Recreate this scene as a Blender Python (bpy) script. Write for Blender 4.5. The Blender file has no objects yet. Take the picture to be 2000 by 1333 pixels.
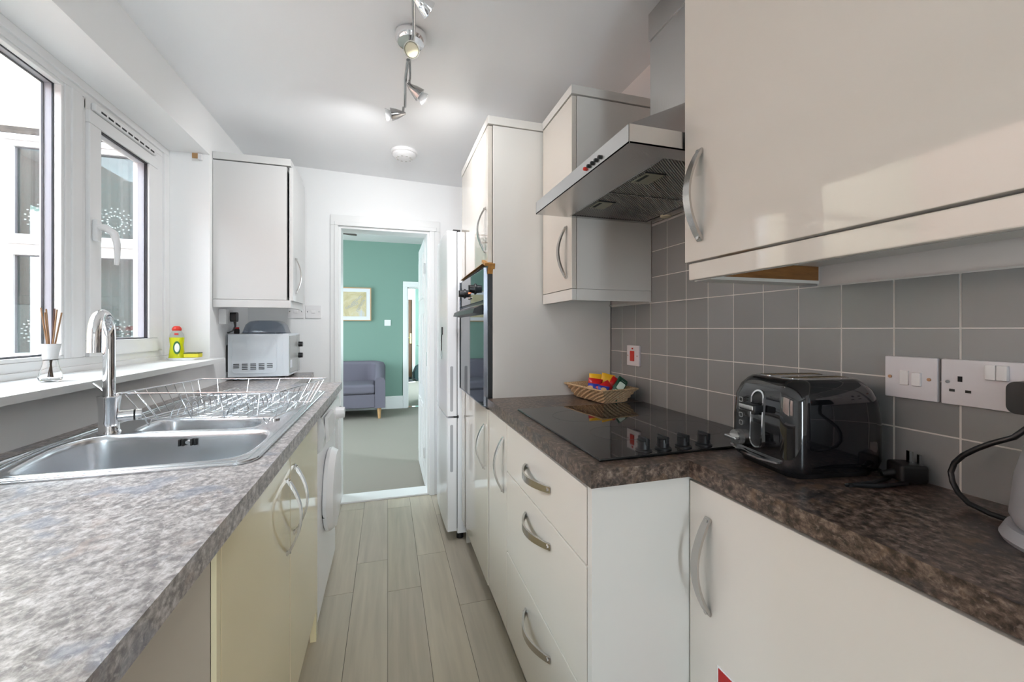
import bpy, bmesh, math, random
from mathutils import Vector, Matrix
from mathutils.geometry import tessellate_polygon
random.seed(7)
S = bpy.context.scene
COL = S.collection
PI = math.pi

# ------------------------------------------------------------------ camera, sky, exposure
cam_d = bpy.data.cameras.new('camera'); cam = bpy.data.objects.new('camera', cam_d); COL.objects.link(cam)
cam.location = (0, 0, 1.2)
YAW = math.atan(243 / 810)
cam.rotation_euler = (PI / 2, 0, -YAW)
cam_d.sensor_width = 36; cam_d.lens = 810 / 2000 * 36
cam_d.shift_y = -23.5 / 2000
cam_d.clip_start = 0.02
S.camera = cam

W = bpy.data.worlds.new('overcast_sky'); S.world = W; W.use_nodes = True
bg = W.node_tree.nodes['Background']
bg.inputs[0].default_value = (0.80, 0.915, 1.0, 1); bg.inputs[1].default_value = 7.2

S.view_settings.view_transform = 'Standard'; S.view_settings.look = 'None'
S.view_settings.gamma = 1; S.view_settings.exposure = 1.27
S.cycles.max_bounces = 10; S.cycles.diffuse_bounces = 6; S.cycles.glossy_bounces = 5
S.cycles.transmission_bounces = 8; S.cycles.transparent_max_bounces = 12
S.cycles.caustics_reflective = False; S.cycles.caustics_refractive = False
S.cycles.sample_clamp_indirect = 6

def portal(name, loc, rot, sx, sy):
    l = bpy.data.lights.new(name, 'AREA'); l.shape = 'RECTANGLE'; l.size = sx; l.size_y = sy
    l.cycles.is_portal = True
    o = bpy.data.objects.new(name, l); COL.objects.link(o); o.location = loc; o.rotation_euler = rot
portal('daylight_portal_window', (-1.16, 1.07, 1.56), (0, -PI / 2, 0), 1.1, 2.8)
portal('daylight_portal_back', (0.125, -1.75, 1.01), (PI / 2, 0, 0), 0.28, 2.02)
portal('daylight_portal_lounge', (-2.75, 4.9, 1.4), (0, -PI / 2, 0), 1.5, 1.6)
portal('daylight_portal_hall', (1.65, 8.6, 1.4), (0, PI / 2, 0), 1.6, 1.8)

def ceil_z(x): return 2.29 - 0.055 * (x + 0.86) / 1.84

# ------------------------------------------------------------------ materials
def mat(name, col, rough=0.5, metal=0.0, spec=0.5, coat=0.0, bump=None, trans=0.0, ior=1.5, emit=None, alpha=1.0):
    m = bpy.data.materials.new(name); m.use_nodes = True
    b = m.node_tree.nodes['Principled BSDF']
    b.inputs['Base Color'].default_value = (*col, 1)
    b.inputs['Roughness'].default_value = rough; b.inputs['Metallic'].default_value = metal
    b.inputs['Specular IOR Level'].default_value = spec
    b.inputs['Coat Weight'].default_value = coat
    if coat: b.inputs['Coat Roughness'].default_value = 0.03
    b.inputs['Transmission Weight'].default_value = trans; b.inputs['IOR'].default_value = ior
    b.inputs['Alpha'].default_value = alpha
    if emit:
        b.inputs['Emission Color'].default_value = (*emit[0], 1); b.inputs['Emission Strength'].default_value = emit[1]
    if bump:   # (scale, strength, (sx,sy,sz))
        n = m.node_tree.nodes; l = m.node_tree.links
        tc = n.new('ShaderNodeTexCoord'); mp = n.new('ShaderNodeMapping'); ns = n.new('ShaderNodeTexNoise'); bp = n.new('ShaderNodeBump')
        mp.inputs['Scale'].default_value = bump[2] if len(bump) > 2 else (1, 1, 1)
        ns.inputs['Scale'].default_value = bump[0]; ns.inputs['Detail'].default_value = 3
        bp.inputs['Strength'].default_value = bump[1]; bp.inputs['Distance'].default_value = 0.002
        l.new(tc.outputs['Object'], mp.inputs['Vector']); l.new(mp.outputs[0], ns.inputs['Vector'])
        l.new(ns.outputs['Fac'], bp.inputs['Height']); l.new(bp.outputs[0], b.inputs['Normal'])
    return m

def ramp_mat(name, stops, scale, rough=0.5, detail=6, stretch=(1, 1, 1), flecks=None, distort=0.0, bumpy=0.0, metal=0.0, spec=0.5, coord='Object'):
    m = mat(name, (0.5, 0.5, 0.5), rough, metal, spec)
    n = m.node_tree.nodes; l = m.node_tree.links; b = n['Principled BSDF']
    tc = n.new('ShaderNodeTexCoord'); mp = n.new('ShaderNodeMapping'); ns = n.new('ShaderNodeTexNoise'); cr = n.new('ShaderNodeValToRGB')
    mp.inputs['Scale'].default_value = stretch
    ns.inputs['Scale'].default_value = scale; ns.inputs['Detail'].default_value = detail; ns.inputs['Roughness'].default_value = 0.65
    ns.inputs['Distortion'].default_value = distort
    e = cr.color_ramp.elements
    while len(e) > 1: e.remove(e[-1])
    e[0].position = stops[0][0]; e[0].color = (*stops[0][1], 1)
    for p, c in stops[1:]:
        x = e.new(p); x.color = (*c, 1)
    l.new(tc.outputs[coord], mp.inputs['Vector']); l.new(mp.outputs[0], ns.inputs['Vector']); l.new(ns.outputs['Fac'], cr.inputs['Fac'])
    out = cr.outputs[0]
    for fs, th, fc, amt in (flecks or []):
        n2 = n.new('ShaderNodeTexNoise'); n2.inputs['Scale'].default_value = fs; n2.inputs['Detail'].default_value = 4
        n2.inputs['Distortion'].default_value = 0.6
        r2 = n.new('ShaderNodeMapRange'); r2.inputs[1].default_value = th; r2.inputs[2].default_value = th + 0.09
        r2.inputs[4].default_value = amt
        mx = n.new('ShaderNodeMix'); mx.data_type = 'RGBA'
        mx.inputs[7].default_value = (*fc, 1)
        l.new(mp.outputs[0], n2.inputs['Vector']); l.new(n2.outputs['Fac'], r2.inputs[0]); l.new(r2.outputs[0], mx.inputs[0])
        l.new(out, mx.inputs[6]); out = mx.outputs[2]
    l.new(out, b.inputs['Base Color'])
    if bumpy:
        bp = n.new('ShaderNodeBump'); bp.inputs['Strength'].default_value = bumpy; bp.inputs['Distance'].default_value = 0.002
        l.new(ns.outputs['Fac'], bp.inputs['Height']); l.new(bp.outputs[0], b.inputs['Normal'])
    return m

def attr_mat(name, base, rough, grain=None, spec=0.5, bump=0.0):
    """colour = base * per-piece attribute 'tint' (* wood grain)"""
    m = mat(name, base, rough, spec=spec); n = m.node_tree.nodes; l = m.node_tree.links; b = n['Principled BSDF']
    at = n.new('ShaderNodeAttribute'); at.attribute_name = 'tint'
    mx = n.new('ShaderNodeMix'); mx.data_type = 'RGBA'; mx.blend_type = 'MULTIPLY'; mx.inputs[0].default_value = 1
    mx.inputs[6].default_value = (*base, 1); l.new(at.outputs['Color'], mx.inputs[7]); out = mx.outputs[2]
    if grain:
        tc = n.new('ShaderNodeTexCoord'); mp = n.new('ShaderNodeMapping'); mp.inputs['Scale'].default_value = grain
        ad = n.new('ShaderNodeVectorMath'); ad.operation = 'ADD'; sc = n.new('ShaderNodeVectorMath'); sc.operation = 'SCALE'; sc.inputs[3].default_value = 37
        l.new(at.outputs['Color'], sc.inputs[0]); l.new(tc.outputs['Object'], mp.inputs[0]); l.new(mp.outputs[0], ad.inputs[0]); l.new(sc.outputs[0], ad.inputs[1])
        ns = n.new('ShaderNodeTexNoise'); ns.inputs['Scale'].default_value = 1; ns.inputs['Detail'].default_value = 5; ns.inputs['Distortion'].default_value = 0.5
        l.new(ad.outputs[0], ns.inputs['Vector'])
        mr = n.new('ShaderNodeMapRange'); mr.inputs[1].default_value = 0.3; mr.inputs[2].default_value = 0.7; mr.inputs[3].default_value = 0.87; mr.inputs[4].default_value = 1.08
        l.new(ns.outputs['Fac'], mr.inputs[0])
        m2 = n.new('ShaderNodeMix'); m2.data_type = 'RGBA'; m2.blend_type = 'MULTIPLY'; m2.inputs[0].default_value = 1
        l.new(out, m2.inputs[6]); l.new(mr.outputs[0], m2.inputs[7]); out = m2.outputs[2]
        bp = n.new('ShaderNodeBump'); bp.inputs['Strength'].default_value = bump; bp.inputs['Distance'].default_value = 0.001
        l.new(ns.outputs['Fac'], bp.inputs['Height']); l.new(bp.outputs[0], b.inputs['Normal'])
    l.new(out, b.inputs['Base Color'])
    return m

def glass_mat(name, tint=(1, 1, 1), ior=1.5, rough=0.0):
    m = bpy.data.materials.new(name); m.use_nodes = True; n = m.node_tree.nodes; l = m.node_tree.links
    n.remove(n['Principled BSDF'])
    t = n.new('ShaderNodeBsdfTransparent'); t.inputs[0].default_value = (*tint, 1)
    g = n.new('ShaderNodeBsdfGlossy'); g.inputs['Roughness'].default_value = rough
    f = n.new('ShaderNodeFresnel'); ge = n.new('ShaderNodeNewGeometry'); mr = n.new('ShaderNodeMapRange')
    mr.inputs[3].default_value = ior; mr.inputs[4].default_value = 1 / ior
    l.new(ge.outputs['Backfacing'], mr.inputs[0]); l.new(mr.outputs[0], f.inputs[0])
    x = n.new('ShaderNodeMixShader'); l.new(f.outputs[0], x.inputs[0]); l.new(t.outputs[0], x.inputs[1]); l.new(g.outputs[0], x.inputs[2])
    l.new(x.outputs[0], n['Material Output'].inputs[0])
    return m

M = {}
M['wall'] = mat('white_wall_paint', (0.89, 0.89, 0.885), 0.75, bump=(60, 0.15))
M['wall_pink'] = mat('pale_pinkish_wall_paint', (0.80, 0.74, 0.71), 0.75)
M['ceiling'] = mat('white_ceiling_paint', (0.91, 0.91, 0.915), 0.85)
M['gloss'] = mat('white_gloss_paint', (0.80, 0.80, 0.79), 0.3)
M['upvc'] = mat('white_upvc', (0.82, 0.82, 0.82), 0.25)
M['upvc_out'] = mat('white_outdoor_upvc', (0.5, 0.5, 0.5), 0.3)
M['gasket'] = mat('dark_rubber_gasket', (0.03, 0.03, 0.04), 0.6)
M['spacer'] = mat('lilac_grey_spacer_bar', (0.50, 0.50, 0.56), 0.4, bump=(900, 0.6))
M['cream'] = mat('cream_gloss_door', (0.62, 0.575, 0.51), 0.06, spec=0.5, coat=0.35, bump=(5, 0.03))
M['cream_flat'] = mat('cream_matt_panel', (0.66, 0.64, 0.60), 0.38)
M['drawer'] = mat('cream_gloss_drawer_front', (0.69, 0.65, 0.59), 0.13, coat=0.2)
M['yellow'] = mat('yellow_cream_gloss_door', (0.86, 0.76, 0.50), 0.07, coat=0.35)  # even cream, yellower than the other doors
M['white_unit'] = mat('white_cabinet_panel', (0.59, 0.59, 0.58), 0.3)
M['plinth'] = mat('grey_cream_plinth', (0.42, 0.40, 0.36), 0.45)
M['steel'] = mat('brushed_steel', (0.62, 0.61, 0.60), 0.27, metal=1, bump=(300, 0.15, (1, 1, 0.03)))
M['handle'] = mat('satin_nickel', (0.56, 0.54, 0.52), 0.24, metal=1, bump=(400, 0.12, (1, 1, 0.1)))
M['chrome'] = mat('chrome', (0.82, 0.82, 0.83), 0.06, metal=1)
M['chrome_dk'] = mat('tarnished_chrome', (0.42, 0.42, 0.42), 0.15, metal=1)
M['sink'] = mat('sink_steel', (0.66, 0.68, 0.70), 0.26, metal=1, bump=(60, 0.06))
M['wire'] = mat('chromed_wire', (0.75, 0.76, 0.78), 0.15, metal=1)
M['black'] = mat('black_plastic', (0.012, 0.012, 0.013), 0.35)
M['blackgloss'] = mat('gloss_black_plastic', (0.006, 0.006, 0.007), 0.04, coat=0.6, spec=0.6)
M['hobglass'] = mat('black_ceramic_glass', (0.008, 0.008, 0.008), 0.035, spec=0.65)
M['ring'] = mat('hob_zone_marking', (0.05, 0.05, 0.05), 0.15)
M['ovenglass'] = mat('dark_oven_glass', (0.012, 0.018, 0.024), 0.04, spec=0.7)
M['ovensteel'] = mat('grey_mirror_oven_edge', (0.35, 0.37, 0.42), 0.18, metal=0.8)
M['white_appl'] = mat('white_enamel', (0.86, 0.87, 0.89), 0.22)
M['white_plastic'] = mat('white_plastic', (0.80, 0.79, 0.79), 0.28)
M['lilac_plastic'] = mat('cool_white_switch_plastic', (0.70, 0.685, 0.71), 0.3)
M['slot'] = mat('dark_slot', (0.02, 0.02, 0.02), 0.7)
M['red'] = mat('red_plastic', (0.62, 0.03, 0.015), 0.35)
M['screw'] = mat('brass_screw', (0.45, 0.27, 0.16), 0.35, metal=0.8)
M['grout'] = mat('white_grout', (0.68, 0.66, 0.63), 0.8)
M['tile'] = attr_mat('grey_ceramic_tile', (0.27, 0.275, 0.275), 0.22)
M['plank'] = attr_mat('grey_oak_plank', (0.48, 0.43, 0.345), 0.38, grain=(34, 2.2, 34), bump=0.10)
M['gap'] = mat('dark_plank_gap', (0.05, 0.045, 0.04), 0.8)
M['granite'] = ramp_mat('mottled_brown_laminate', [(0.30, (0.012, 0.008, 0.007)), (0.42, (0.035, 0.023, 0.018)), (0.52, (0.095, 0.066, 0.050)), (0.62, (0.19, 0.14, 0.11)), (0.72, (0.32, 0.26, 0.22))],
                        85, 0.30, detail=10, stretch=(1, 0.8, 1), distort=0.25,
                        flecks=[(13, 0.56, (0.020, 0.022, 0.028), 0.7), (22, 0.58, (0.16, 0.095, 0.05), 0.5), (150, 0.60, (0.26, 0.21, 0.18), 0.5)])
M['granite_glare'] = ramp_mat('mottled_brown_laminate_glare', [(0.28, (0.085, 0.075, 0.078)), (0.42, (0.20, 0.175, 0.17)), (0.52, (0.36, 0.325, 0.31)), (0.62, (0.54, 0.505, 0.49)), (0.74, (0.66, 0.64, 0.64))],
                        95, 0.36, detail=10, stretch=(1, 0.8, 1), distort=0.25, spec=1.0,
                        flecks=[(14, 0.55, (0.19, 0.215, 0.28), 0.55), (22, 0.60, (0.42, 0.31, 0.26), 0.4), (180, 0.60, (0.66, 0.63, 0.62), 0.5)])  # brown laminate with the window glare put into a lighter, bluer colour
M['carpet'] = ramp_mat('beige_grey_carpet', [(0.3, (0.20, 0.18, 0.15)), (0.7, (0.36, 0.33, 0.285))], 260, 0.95, detail=4, bumpy=0.8)
M['green'] = mat('sage_green_paint', (0.195, 0.315, 0.262), 0.8)
M['artex'] = mat('swirled_artex_ceiling', (0.74, 0.73, 0.72), 0.9, bump=(9, 1.0))
M['render'] = ramp_mat('cream_render', [(0.3, (0.44, 0.40, 0.30)), (0.7, (0.50, 0.46, 0.36))], 6, 0.9, bumpy=0.3)
M['grime'] = ramp_mat('grimy_brick_lintel', [(0.3, (0.015, 0.010, 0.006)), (0.6, (0.035, 0.025, 0.018)), (0.75, (0.07, 0.055, 0.04))], 22, 0.9)
M['glass'] = glass_mat('window_glass')
M['glass_out'] = glass_mat('green_grey_window_glass', (0.46, 0.53, 0.53), 1.55)
M['net'] = mat('white_net_curtain', (0.62, 0.68, 0.68), 0.9)
M['frost'] = mat('frosted_flower_film', (0.45, 0.52, 0.50), 0.8, alpha=0.30)
M['sofa'] = mat('grey_lilac_fabric', (0.15, 0.14, 0.175), 0.95, bump=(500, 0.4))
M['oak'] = mat('light_wood', (0.52, 0.31, 0.14), 0.5)
M['brownwood'] = ramp_mat('brown_raw_wood', [(0.3, (0.16, 0.065, 0.015)), (0.7, (0.30, 0.13, 0.035))], 14, 0.6, stretch=(1, 8, 8))
M['tape'] = ramp_mat('orange_brown_tape', [(0.3, (0.28, 0.12, 0.02)), (0.7, (0.50, 0.25, 0.05))], 60, 0.5)
M['door_brown'] = ramp_mat('dark_brown_varnished_wood', [(0.3, (0.10, 0.045, 0.02)), (0.7, (0.17, 0.08, 0.035))], 8, 0.4, stretch=(8, 8, 1))
M['brass'] = mat('brass', (0.70, 0.52, 0.24), 0.25, metal=1)
M['gold'] = ramp_mat('gold_leaf_print', [(0.3, (0.42, 0.34, 0.17)), (0.55, (0.62, 0.54, 0.34)), (0.7, (0.55, 0.56, 0.60))], 5, 0.45, distort=1)
M['paper'] = mat('white_paper', (0.72, 0.73, 0.78), 0.7)
M['leafink'] = mat('silver_grey_leaf_print', (0.34, 0.35, 0.38), 0.5)
M['darkwood'] = mat('dark_fan_blade_wood', (0.045, 0.028, 0.018), 0.5)
M['microwave'] = mat('silver_blue_painted_steel', (0.70, 0.75, 0.79), 0.3)
M['mwfront'] = mat('grey_microwave_front', (0.40, 0.41, 0.40), 0.25)
M['lid'] = glass_mat('smoky_clear_plastic', (0.66, 0.70, 0.76), 1.6, 0.05)
M['clear'] = mat('clear_glass', (1, 1, 1), 0.02, trans=1.0, ior=1.45)
M['clearp'] = glass_mat('clear_plastic', (0.88, 0.90, 0.90), 1.45)
M['frostneck'] = mat('white_frosted_collar', (0.82, 0.82, 0.82), 0.4, alpha=0.85)
M['reed'] = mat('brown_reed', (0.33, 0.19, 0.10), 0.7)
M['reed_dk'] = mat('dark_brown_reed', (0.10, 0.05, 0.04), 0.7)
M['soap'] = mat('yellow_green_soap', (0.60, 0.62, 0.01), 0.12)
M['sponge'] = mat('yellow_sponge', (0.66, 0.58, 0.04), 0.8)
M['scourer'] = mat('dark_green_scourer', (0.10, 0.11, 0.03), 0.9)
M['lab_green'] = mat('dark_green_label', (0.04, 0.16, 0.05), 0.4)
M['wicker'] = ramp_mat('woven_bamboo', [(0.35, (0.30, 0.17, 0.08)), (0.6, (0.66, 0.47, 0.27))], 160, 0.6, stretch=(1, 1, 3))
M['y_wrap'] = mat('yellow_foil_wrapper', (0.80, 0.45, 0.02), 0.3)
M['r_wrap'] = mat('red_foil_wrapper', (0.50, 0.012, 0.012), 0.28)
M['b_wrap'] = mat('blue_foil_wrapper', (0.02, 0.04, 0.32), 0.28)
M['g_wrap'] = mat('dark_green_sachet', (0.012, 0.07, 0.04), 0.3)
M['pg_wrap'] = mat('pale_green_sachet_panel', (0.60, 0.72, 0.64), 0.35)
M['biscuit'] = mat('biscuit_picture', (0.62, 0.38, 0.18), 0.5)
M['w_wrap'] = mat('white_print', (0.78, 0.76, 0.72), 0.4)
M['signred'] = mat('red_sign_vinyl', (0.42, 0.004, 0.004), 0.35)
M['filter'] = None
M['khaki'] = mat('khaki_filter_latch', (0.30, 0.29, 0.22), 0.5)
M['bulb'] = mat('frosted_bulb_face', (0.75, 0.68, 0.48), 0.4)
M['bulbglass'] = mat('reflector_bulb_glass', (0.75, 0.76, 0.76), 0.1, alpha=0.7)
M['neon'] = mat('red_neon_indicator', (0.8, 0.1, 0.05), 0.4, emit=((1, 0.15, 0.05), 1.5))
M['kettle'] = mat('grey_kettle_body', (0.36, 0.36, 0.38), 0.3)
M['mist'] = mat('dark_shoe_leather', (0.015, 0.017, 0.02), 0.6)
M['bag'] = mat('dark_teal_bag_fabric', (0.02, 0.05, 0.05), 0.8)
def filter_mat():
    m = mat('woven_aluminium_filter', (0.40, 0.40, 0.38), 0.4, metal=0.9); n = m.node_tree.nodes; l = m.node_tree.links
    tc = n.new('ShaderNodeTexCoord'); mp = n.new('ShaderNodeMapping'); mp.inputs['Rotation'].default_value = (0, 0, 0.9)
    w = n.new('ShaderNodeTexWave'); w.inputs['Scale'].default_value = 52; w.inputs['Distortion'].default_value = 0.3
    bp = n.new('ShaderNodeBump'); bp.inputs['Strength'].default_value = 1.0; bp.inputs['Distance'].default_value = 0.02
    l.new(tc.outputs['Object'], mp.inputs[0]); l.new(mp.outputs[0], w.inputs[0]); l.new(w.outputs['Fac'], bp.inputs['Height']); l.new(bp.outputs[0], n['Principled BSDF'].inputs['Normal'])
    r = n.new('ShaderNodeValToRGB'); r.color_ramp.elements[0].color = (0.10, 0.10, 0.09, 1); r.color_ramp.elements[1].color = (0.62, 0.62, 0.58, 1)
    l.new(w.outputs['Fac'], r.inputs[0]); l.new(r.outputs[0], n['Principled BSDF'].inputs['Base Color'])
    return m
M['filter'] = filter_mat()

# ------------------------------------------------------------------ mesh builder
class MB:
    def __init__(s): s.bm = bmesh.new(); s.tl = None
    def box(s, x0, x1, y0, y1, z0, z1, bev=0.0, seg=2, mtx=None):
        x0, x1 = min(x0, x1), max(x0, x1); y0, y1 = min(y0, y1), max(y0, y1); z0, z1 = min(z0, z1), max(z0, z1)
        m = Matrix.Translation(((x0 + x1) / 2, (y0 + y1) / 2, (z0 + z1) / 2)) @ Matrix.Diagonal((x1 - x0, y1 - y0, z1 - z0, 1))
        if mtx is not None: m = mtx @ m
        r = bmesh.ops.create_cube(s.bm, size=1, matrix=m)
        if bev > 0:
            es = list({e for v in r['verts'] for e in v.link_edges})
            bmesh.ops.bevel(s.bm, geom=es, offset=bev, segments=seg, affect='EDGES', clamp_overlap=True, profile=0.5)
        return s
    def hexa(s, b, t):   # bottom 4, top 4 points, same winding
        v = [s.bm.verts.new(p) for p in list(b) + list(t)]
        f = [(3, 2, 1, 0), (4, 5, 6, 7)] + [(i, (i + 1) % 4, (i + 1) % 4 + 4, i + 4) for i in range(4)]
        for q in f: s.bm.faces.new([v[i] for i in q])
        return s
    def tube(s, pts, r, seg=10, closed=False, cap=True):
        pts = [Vector(p) for p in pts]; n = len(pts); rs = r if isinstance(r, (list, tuple)) else [r] * n
        rings = []; up = None
        for i in range(n):
            if closed: d = (pts[(i + 1) % n] - pts[i - 1])
            else: d = pts[min(i + 1, n - 1)] - pts[max(i - 1, 0)]
            d.normalize()
            if up is None:
                a = Vector((0, 0, 1)) if abs(d.z) < 0.9 else Vector((1, 0, 0)); up = (a - d * a.dot(d)).normalized()
            else:
                up = up - d * up.dot(d)
                if up.length < 1e-6: up = d.orthogonal()
                up.normalize()
            q = d.cross(up)
            rings.append([s.bm.verts.new(pts[i] + (up * math.cos(2 * PI * k / seg) + q * math.sin(2 * PI * k / seg)) * rs[i]) for k in range(seg)])
        for i in range(n if closed else n - 1):
            a, b = rings[i], rings[(i + 1) % n]
            for k in range(seg): s.bm.faces.new([a[k], a[(k + 1) % seg], b[(k + 1) % seg], b[k]])
        if cap and not closed:
            s.bm.faces.new(list(reversed(rings[0]))); s.bm.faces.new(rings[-1])
        return s
    def cyl(s, p0, p1, r0, r1=None, seg=20):
        return s.tube([p0, p1], [r0, r0 if r1 is None else r1], seg)
    def lathe(s, prof, c=(0, 0, 0), axis=(0, 0, 1), seg=28, cap=True):
        a = Vector(axis).normalized(); u = a.orthogonal().normalized() if abs(a.z) < 0.99 else Vector((1, 0, 0)); w = a.cross(u); c = Vector(c)
        rings = [[s.bm.verts.new(c + a * z + (u * math.cos(2 * PI * k / seg) + w * math.sin(2 * PI * k / seg)) * max(r, 1e-5)) for k in range(seg)] for r, z in prof]
        for i in range(len(rings) - 1):
            for k in range(seg): s.bm.faces.new([rings[i][k], rings[i][(k + 1) % seg], rings[i + 1][(k + 1) % seg], rings[i + 1][k]])
        if cap:
            if prof[0][0] > 1e-4: s.bm.faces.new(list(reversed(rings[0])))
            if prof[-1][0] > 1e-4: s.bm.faces.new(rings[-1])
        return s
    def ribbon(s, pts, wdir, w, t, odirs):   # rectangular section swept along pts, width along wdir, thickness along odirs[i]
        wd = Vector(wdir).normalized(); rings = []
        for i, p in enumerate(pts):
            p = Vector(p); o = Vector(odirs[i]).normalized(); ww = w[i] if isinstance(w, list) else w; tt = t[i] if isinstance(t, list) else t
            rings.append([s.bm.verts.new(p + wd * a * ww / 2 + o * b * tt / 2) for a, b in ((-1, -1), (1, -1), (1, 1), (-1, 1))])
        for a, b in zip(rings, rings[1:]):
            for k in range(4): s.bm.faces.new([a[k], a[(k + 1) % 4], b[(k + 1) % 4], b[k]])
        s.bm.faces.new(list(reversed(rings[0]))); s.bm.faces.new(rings[-1])
        return s
    def prism(s, outer, holes, z0, z1, f=None):
        """polygon with holes in XY extruded; f maps (x,y,z) to a point"""
        f = f or (lambda x, y, z: (x, y, z))
        loops = [outer] + list(holes); flat = [p for lp in loops for p in lp]
        tris = tessellate_polygon([[Vector((p[0], p[1], 0)) for p in lp] for lp in loops])
        b = [s.bm.verts.new(f(p[0], p[1], z0)) for p in flat]; t = [s.bm.verts.new(f(p[0], p[1], z1)) for p in flat]
        for a in tris:
            try:
                s.bm.faces.new([t[i] for i in a]); s.bm.faces.new([b[i] for i in reversed(a)])
            except ValueError: pass
        k = 0
        for lp in loops:
            n = len(lp)
            for i in range(n):
                s.bm.faces.new([b[k + i], b[k + (i + 1) % n], t[k + (i + 1) % n], t[k + i]])
            k += n
        return s
    def loft(s, loops, cap0=False, cap1=False):
        rings = [[s.bm.verts.new(p) for p in lp] for lp in loops]
        for a, b in zip(rings, rings[1:]):
            n = len(a)
            for k in range(n): s.bm.faces.new([a[k], a[(k + 1) % n], b[(k + 1) % n], b[k]])
        if cap0: s.bm.faces.new(list(reversed(rings[0])))
        if cap1: s.bm.faces.new(rings[-1])
        return s
    def ball(s, c, r, sc=(1, 1, 1), seg=20):
        m = Matrix.Translation(c) @ Matrix.Diagonal((sc[0], sc[1], sc[2], 1))
        bmesh.ops.create_uvsphere(s.bm, u_segments=seg, v_segments=seg // 2, radius=r, matrix=m); return s
    def xf(s, m): bmesh.ops.transform(s.bm, matrix=m, verts=s.bm.verts); return s

ORG = {}
def tag(o, label=None, cat=None, group=None, kind=None):
    if label: o['label'] = label
    if cat: o['category'] = cat
    if group: o['group'] = group
    if kind: o['kind'] = kind
    return o
def thing(name, label, cat, loc, group=None):
    o = bpy.data.objects.new(name, None); COL.objects.link(o); o.location = loc; o.empty_display_size = 0.05
    ORG[o.name] = Vector(loc); return tag(o, label, cat, group)
def put(name, mb, m, parent=None, loc=None, smooth=38, label=None, cat=None, group=None, kind=None, tint=None):
    bm = mb.bm
    org = ORG[parent.name] if parent is not None else (Vector(loc) if loc is not None else None)
    if org is None:
        xs = [v.co for v in bm.verts]
        org = Vector(((min(v.x for v in xs) + max(v.x for v in xs)) / 2, (min(v.y for v in xs) + max(v.y for v in xs)) / 2, min(v.z for v in xs)))
    bmesh.ops.translate(bm, vec=-org, verts=bm.verts)
    bmesh.ops.recalc_face_normals(bm, faces=bm.faces)
    me = bpy.data.meshes.new(name); bm.to_mesh(me); bm.free()
    o = bpy.data.objects.new(name, me); COL.objects.link(o)
    for mm in (m if isinstance(m, list) else [m]): me.materials.append(mm)
    if smooth:
        me.polygons.foreach_set('use_smooth', [True] * len(me.polygons)); me.set_sharp_from_angle(angle=math.radians(smooth)); wn = o.modifiers.new('weighted_normals', 'WEIGHTED_NORMAL'); wn.keep_sharp = True; wn.weight = 60
    if parent is not None: o.parent = parent
    else: o.location = org
    ORG[o.name] = org
    return tag(o, label, cat, group, kind)
def struct(name, mb, m, **k): return put(name, mb, m, kind='structure', **k)
def copy_tree(o, parent=None, loc=None, label=None):
    c = o.copy(); COL.objects.link(c); c.parent = parent
    if loc is not None: c.location = loc
    if label: c['label'] = label
    for ch in list(o.children): copy_tree(ch, c)
    ORG[c.name] = Vector(loc) if loc is not None else ORG.get(o.name, Vector())
    return c

def rrect(x0, x1, y0, y1, r, n=6):
    rs = r if isinstance(r, (list, tuple)) else [r] * 4
    out = []
    for (cx, cy, sx, sy, a0), rr in zip(((x1, y1, -1, -1, 0), (x0, y1, 1, -1, 90), (x0, y0, 1, 1, 180), (x1, y0, -1, 1, 270)), rs):
        for k in range(n + 1):
            a = math.radians(a0 + 90 * k / n); out.append((cx + sx * rr + rr * math.cos(a), cy + sy * rr + rr * math.sin(a)))
    return out

# ------------------------------------------------------------------ setting: floors, ceiling, walls
YB = -1.75
mb = MB(); lay = None
bm = mb.bm; tl = bm.loops.layers.float_color.new('tint')
def tint_new(bm, tl, n0, c):
    bm.faces.ensure_lookup_table()
    for f in bm.faces[n0:]:
        for lp in f.loops: lp[tl] = (*c, 1)
joints = {-6: 1.2, -5: 0.6, -4: 1.7, -3: 1.2, -2: 2.018, -1: 2.2525, 0: 1.974, 1: 2.2455, 2: 1.79, 3: 1.3, 4: 0.9, 5: 1.8, 6: 1.2}
for k in range(-6, 7):
    xa, xb = k * 0.15, k * 0.15 + 0.15
    y = joints[k] - 0.915 * 6
    while y < 3.07:
        a, b = max(y, YB), min(y + 0.915, 3.07)
        if b > a + 0.01:
            n0 = len(bm.faces); t = random.uniform(0.93, 1.06)
            mb.box(max(xa, -0.86) + 0.0008, min(xb, 0.975) - 0.0008, a + 0.0008, b - 0.0008, -0.012, 0.0)
            tint_new(bm, tl, n0, (t, t * random.uniform(0.985, 1.01), t * random.uniform(0.96, 1.01)))
        y += 0.915
struct('floor', mb, M['plank'], smooth=0)
struct('floor.001', MB().box(-0.9, 1.0, YB, 3.07, -0.05, -0.0035), M['gap'])
struct('floor.002', MB().box(-2.7, 1.5, 3.2, 6.5, -0.05, 0.0), M['carpet'])
struct('floor.003', MB().box(0.0, 1.6, 6.5, 10.2, -0.05, 0.0), M['carpet'])
struct('trim_1', MB().box(-0.32, 0.29, 3.05, 3.2, -0.03, 0.012, 0.003), M['gloss'])

mb = MB(); z0, z1 = ceil_z(-1.12), ceil_z(1.0)
mb.hexa([(-1.12, YB, z0), (1.0, YB, z1), (1.0, 3.05, z1), (-1.12, 3.05, z0)], [(-1.12, YB, z0 + .1), (1.0, YB, z1 + .1), (1.0, 3.05, z1 + .1), (-1.12, 3.05, z0 + .1)])
struct('ceiling', mb, M['ceiling'])
struct('ceiling.001', MB().box(-2.7, 1.5, 3.2, 6.5, 2.5, 2.6), M['artex'])
struct('ceiling.002', MB().box(0.0, 1.6, 6.6, 10.2, 2.5, 2.6), M['ceiling'])

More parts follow.
